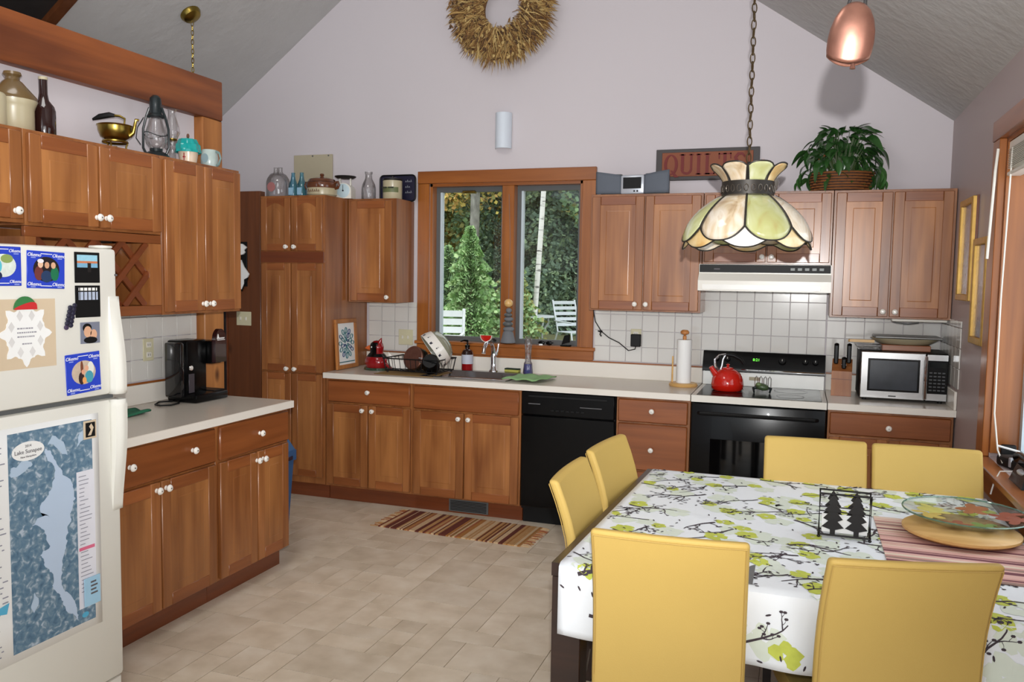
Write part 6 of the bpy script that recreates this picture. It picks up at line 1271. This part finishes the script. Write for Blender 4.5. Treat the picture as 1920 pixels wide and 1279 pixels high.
tanbark = ramp_mat('mossy_tan_bark', [(.3, (104, 92, 70)), (.55, (150, 136, 104)), (.8, (180, 176, 132))], scale=6, stretch=(1, 1, .4), rough=.8)
tree('maple_tree', 'grey tree trunk with golden crown outside the window', (-6.53, 12, .18), (0, 9, .12, .08, .15), greybark, leaf_cloud(7000, 2.2, 1.6, 2.2, .11, 2), (Y1, Y2, Y3), crown_at=(-.6, 1.2, 5.2))
tree('beech_tree', 'mossy tan trunk beside the birch outside the window', (-5.02, 11, .18), (0, 8, .11, .06, -.15), tanbark, leaf_cloud(4000, 1.6, 1.4, 1.6, .11, 3), (G2, G3, Y3), crown_at=(0, .8, 6.5))
tree('fir_sapling', 'bright green young fir close outside the window', (-4.93, 8, .18), (0, 2.2, .03, .01), tanbark, leaf_cloud(12000, .80, .75, 2.15, .075, 4, True, (0, 1, 1, 2)), (G2, fol('fir', (140, 178, 112)), G3), crown_at=(0, 0, .15))
tree('fir_sapling', 'shorter green fir behind the young fir outside', (-5.75, 8.9, .18), (0, 1.8, .03, .01), tanbark, leaf_cloud(8000, .75, .7, 1.9, .075, 5, True), (G1, G2, G3), crown_at=(0, 0, .1))
tree('fir_sapling', 'pale green fir sapling at the window mullion outside', (-4.35, 8.7, .18), (0, 1.9, .03, .01), tanbark, leaf_cloud(8000, .7, .65, 1.85, .075, 6, True, (0, 1, 2)), (G2, G3, Y3), crown_at=(0, 0, .1))
rb = random.Random(8)
wd = [(leaf_cloud(24000, 2.0, 2.0, 9, .10, 30 + k, True, (0, 0, 1)), (E1, E2)) for k in range(2)] + [(leaf_cloud(16000, 2.4, 2.2, 2.4, .10, 40, weights=(0, 0, 1, 2)), (Y1, Y2, Y3)), (leaf_cloud(16000, 2.4, 2.2, 2.4, .10, 41), (G1, G2, Y3))]
pro = []
for k, (c_, ms) in enumerate(wd):
    nm, lb = (('spruce_tree', 'dark spruce tree in the woods beyond the window'), ('spruce_tree', 'dark spruce tree in the woods beyond the window'), ('autumn_tree', 'golden autumn tree in the woods beyond the window'), ('leafy_tree', 'olive green leafy tree in the woods beyond the window'))[k]
    pro.append(tree(nm, lb, (0, 0, 0), (0, 9 if k < 2 else 5.5, .16, .05), greybark, c_, ms, 'woods beyond the window', (0, 0, .3 if k < 2 else 4.0)))
spots = [(-8.6, 17, 2), (-10.3, 18.5, 2), (-7.6, 20, 2), (-12, 21, 2), (-6.9, 15.5, 0), (-5.6, 16, 1), (-4.6, 15, 0), (-7.0, 19, 1), (-8.8, 22, 0), (-5.2, 19.5, 1), (-10.5, 24, 1), (-13.5, 25, 0), (-12.2, 28, 2), (-15, 29, 3), (-9.4, 15, 3), (-11.2, 16, 3), (-8.0, 26, 0), (-6.4, 24, 1), (-3.6, 18, 0), (-2.6, 15, 3), (-10.6, 30, 0), (-17, 33, 2), (-14, 34, 1), (-7, 30, 0), (-4.8, 27, 3), (-12.9, 18, 0), (-15.5, 22, 1), (-2, 22, 1), (0, 18, 0), (1.5, 24, 1)]
seen_p = set()
for x_, y_, k in spots:
    z_ = .15 + (0 if (y_ - .3) / 70 < .3 else 22 * ((y_ - .3) / 70 - .3) ** 1.2)
    if k not in seen_p: o = pro[k]; seen_p.add(k)
    else: o = copy_tree(pro[k], (0, 0, 0), 0, pro[k]['label'])
    o.location = (x_, y_, z_); o.rotation_euler = (0, 0, rb.uniform(0, 6)); s_ = rb.uniform(.85, 1.2); o.scale = (s_, s_, s_)
# garden furniture
plw = mat('white_garden_plastic', (226, 230, 228), .4)
t = thing('garden_chair', 'white slatted garden chair outside the window', 'chair', (-4.74, 6.4, .08), .3)
for i in range(5): MB().box(-.28, .28, -.25 + i * .1, -.17 + i * .1, .38, .41).build('slat', plw, t)
for i in range(4): MB().box(-.28, .28, .27 + i * .03, .29 + i * .03, .48 + i * .13, .58 + i * .13).build('back_slat', plw, t)
for s_ in (-1, 1): MB().tube([(s_ * .3, -.25, 0), (s_ * .3, -.25, .6), (s_ * .3, .3, .6)], .025, 8).build('arm_leg', plw, t); MB().tube([(s_ * .3, .25, 0), (s_ * .3, .28, .4), (s_ * .3, .40, 1.0)], .025, 8).build('back_leg', plw, t)
mt_ = mat('white_tubular_metal', (206, 212, 214), .35)
t = thing('garden_table', 'white tubular garden table with curved legs outside', 'table', (-4.08, 9, .2), .1)
MB().lathe([(0, .68), (.40, .68), (.40, .71), (0, .71)], n=32).build('top', mt_, t)
for k in range(4): a = pi / 4 + k * pi / 2; MB().tube([(.36 * cos(a), .36 * sin(a), .68), (.34 * cos(a), .34 * sin(a), .55), (.22 * cos(a), .22 * sin(a), .40), (.22 * cos(a), .22 * sin(a), .25), (.42 * cos(a), .42 * sin(a), .0)], .018, 8).build('leg', mt_, t)
for x_, lb, rz in ((-3.30, 'white tubular garden chair tipped against the garden table', .9), (-2.98, 'blue-grey woven garden chair beside the tipped chair', -.5)):
    t = thing('garden_chair', lb, 'chair', (x_, 9.15 if x_ < -3.2 else 10.1, .2), rz)
    for s_ in (-1, 1): MB().tube([(s_ * .25, -.3, 0), (s_ * .25, -.22, .42), (s_ * .25, .2, .42), (s_ * .25, .38, 1.0)], .016, 8).build('side_frame', mt_, t); MB().tube([(s_ * .27, -.25, .6), (s_ * .27, .28, .62)], .014, 8).build('armrest', mt_, t); MB().tube([(s_ * .25, .2, .42), (s_ * .25, .4, 0)], .016, 8).build('rear_leg', mt_, t)
    MB().box(-.24, .24, -.22, .2, .41, .43).build('seat', mt_, t)
    for q in range(5): MB().box(-.24, .24, .23 + q * .032, .25 + q * .032, .52 + q * .1, .58 + q * .1).build('back_slat', mt_, t)
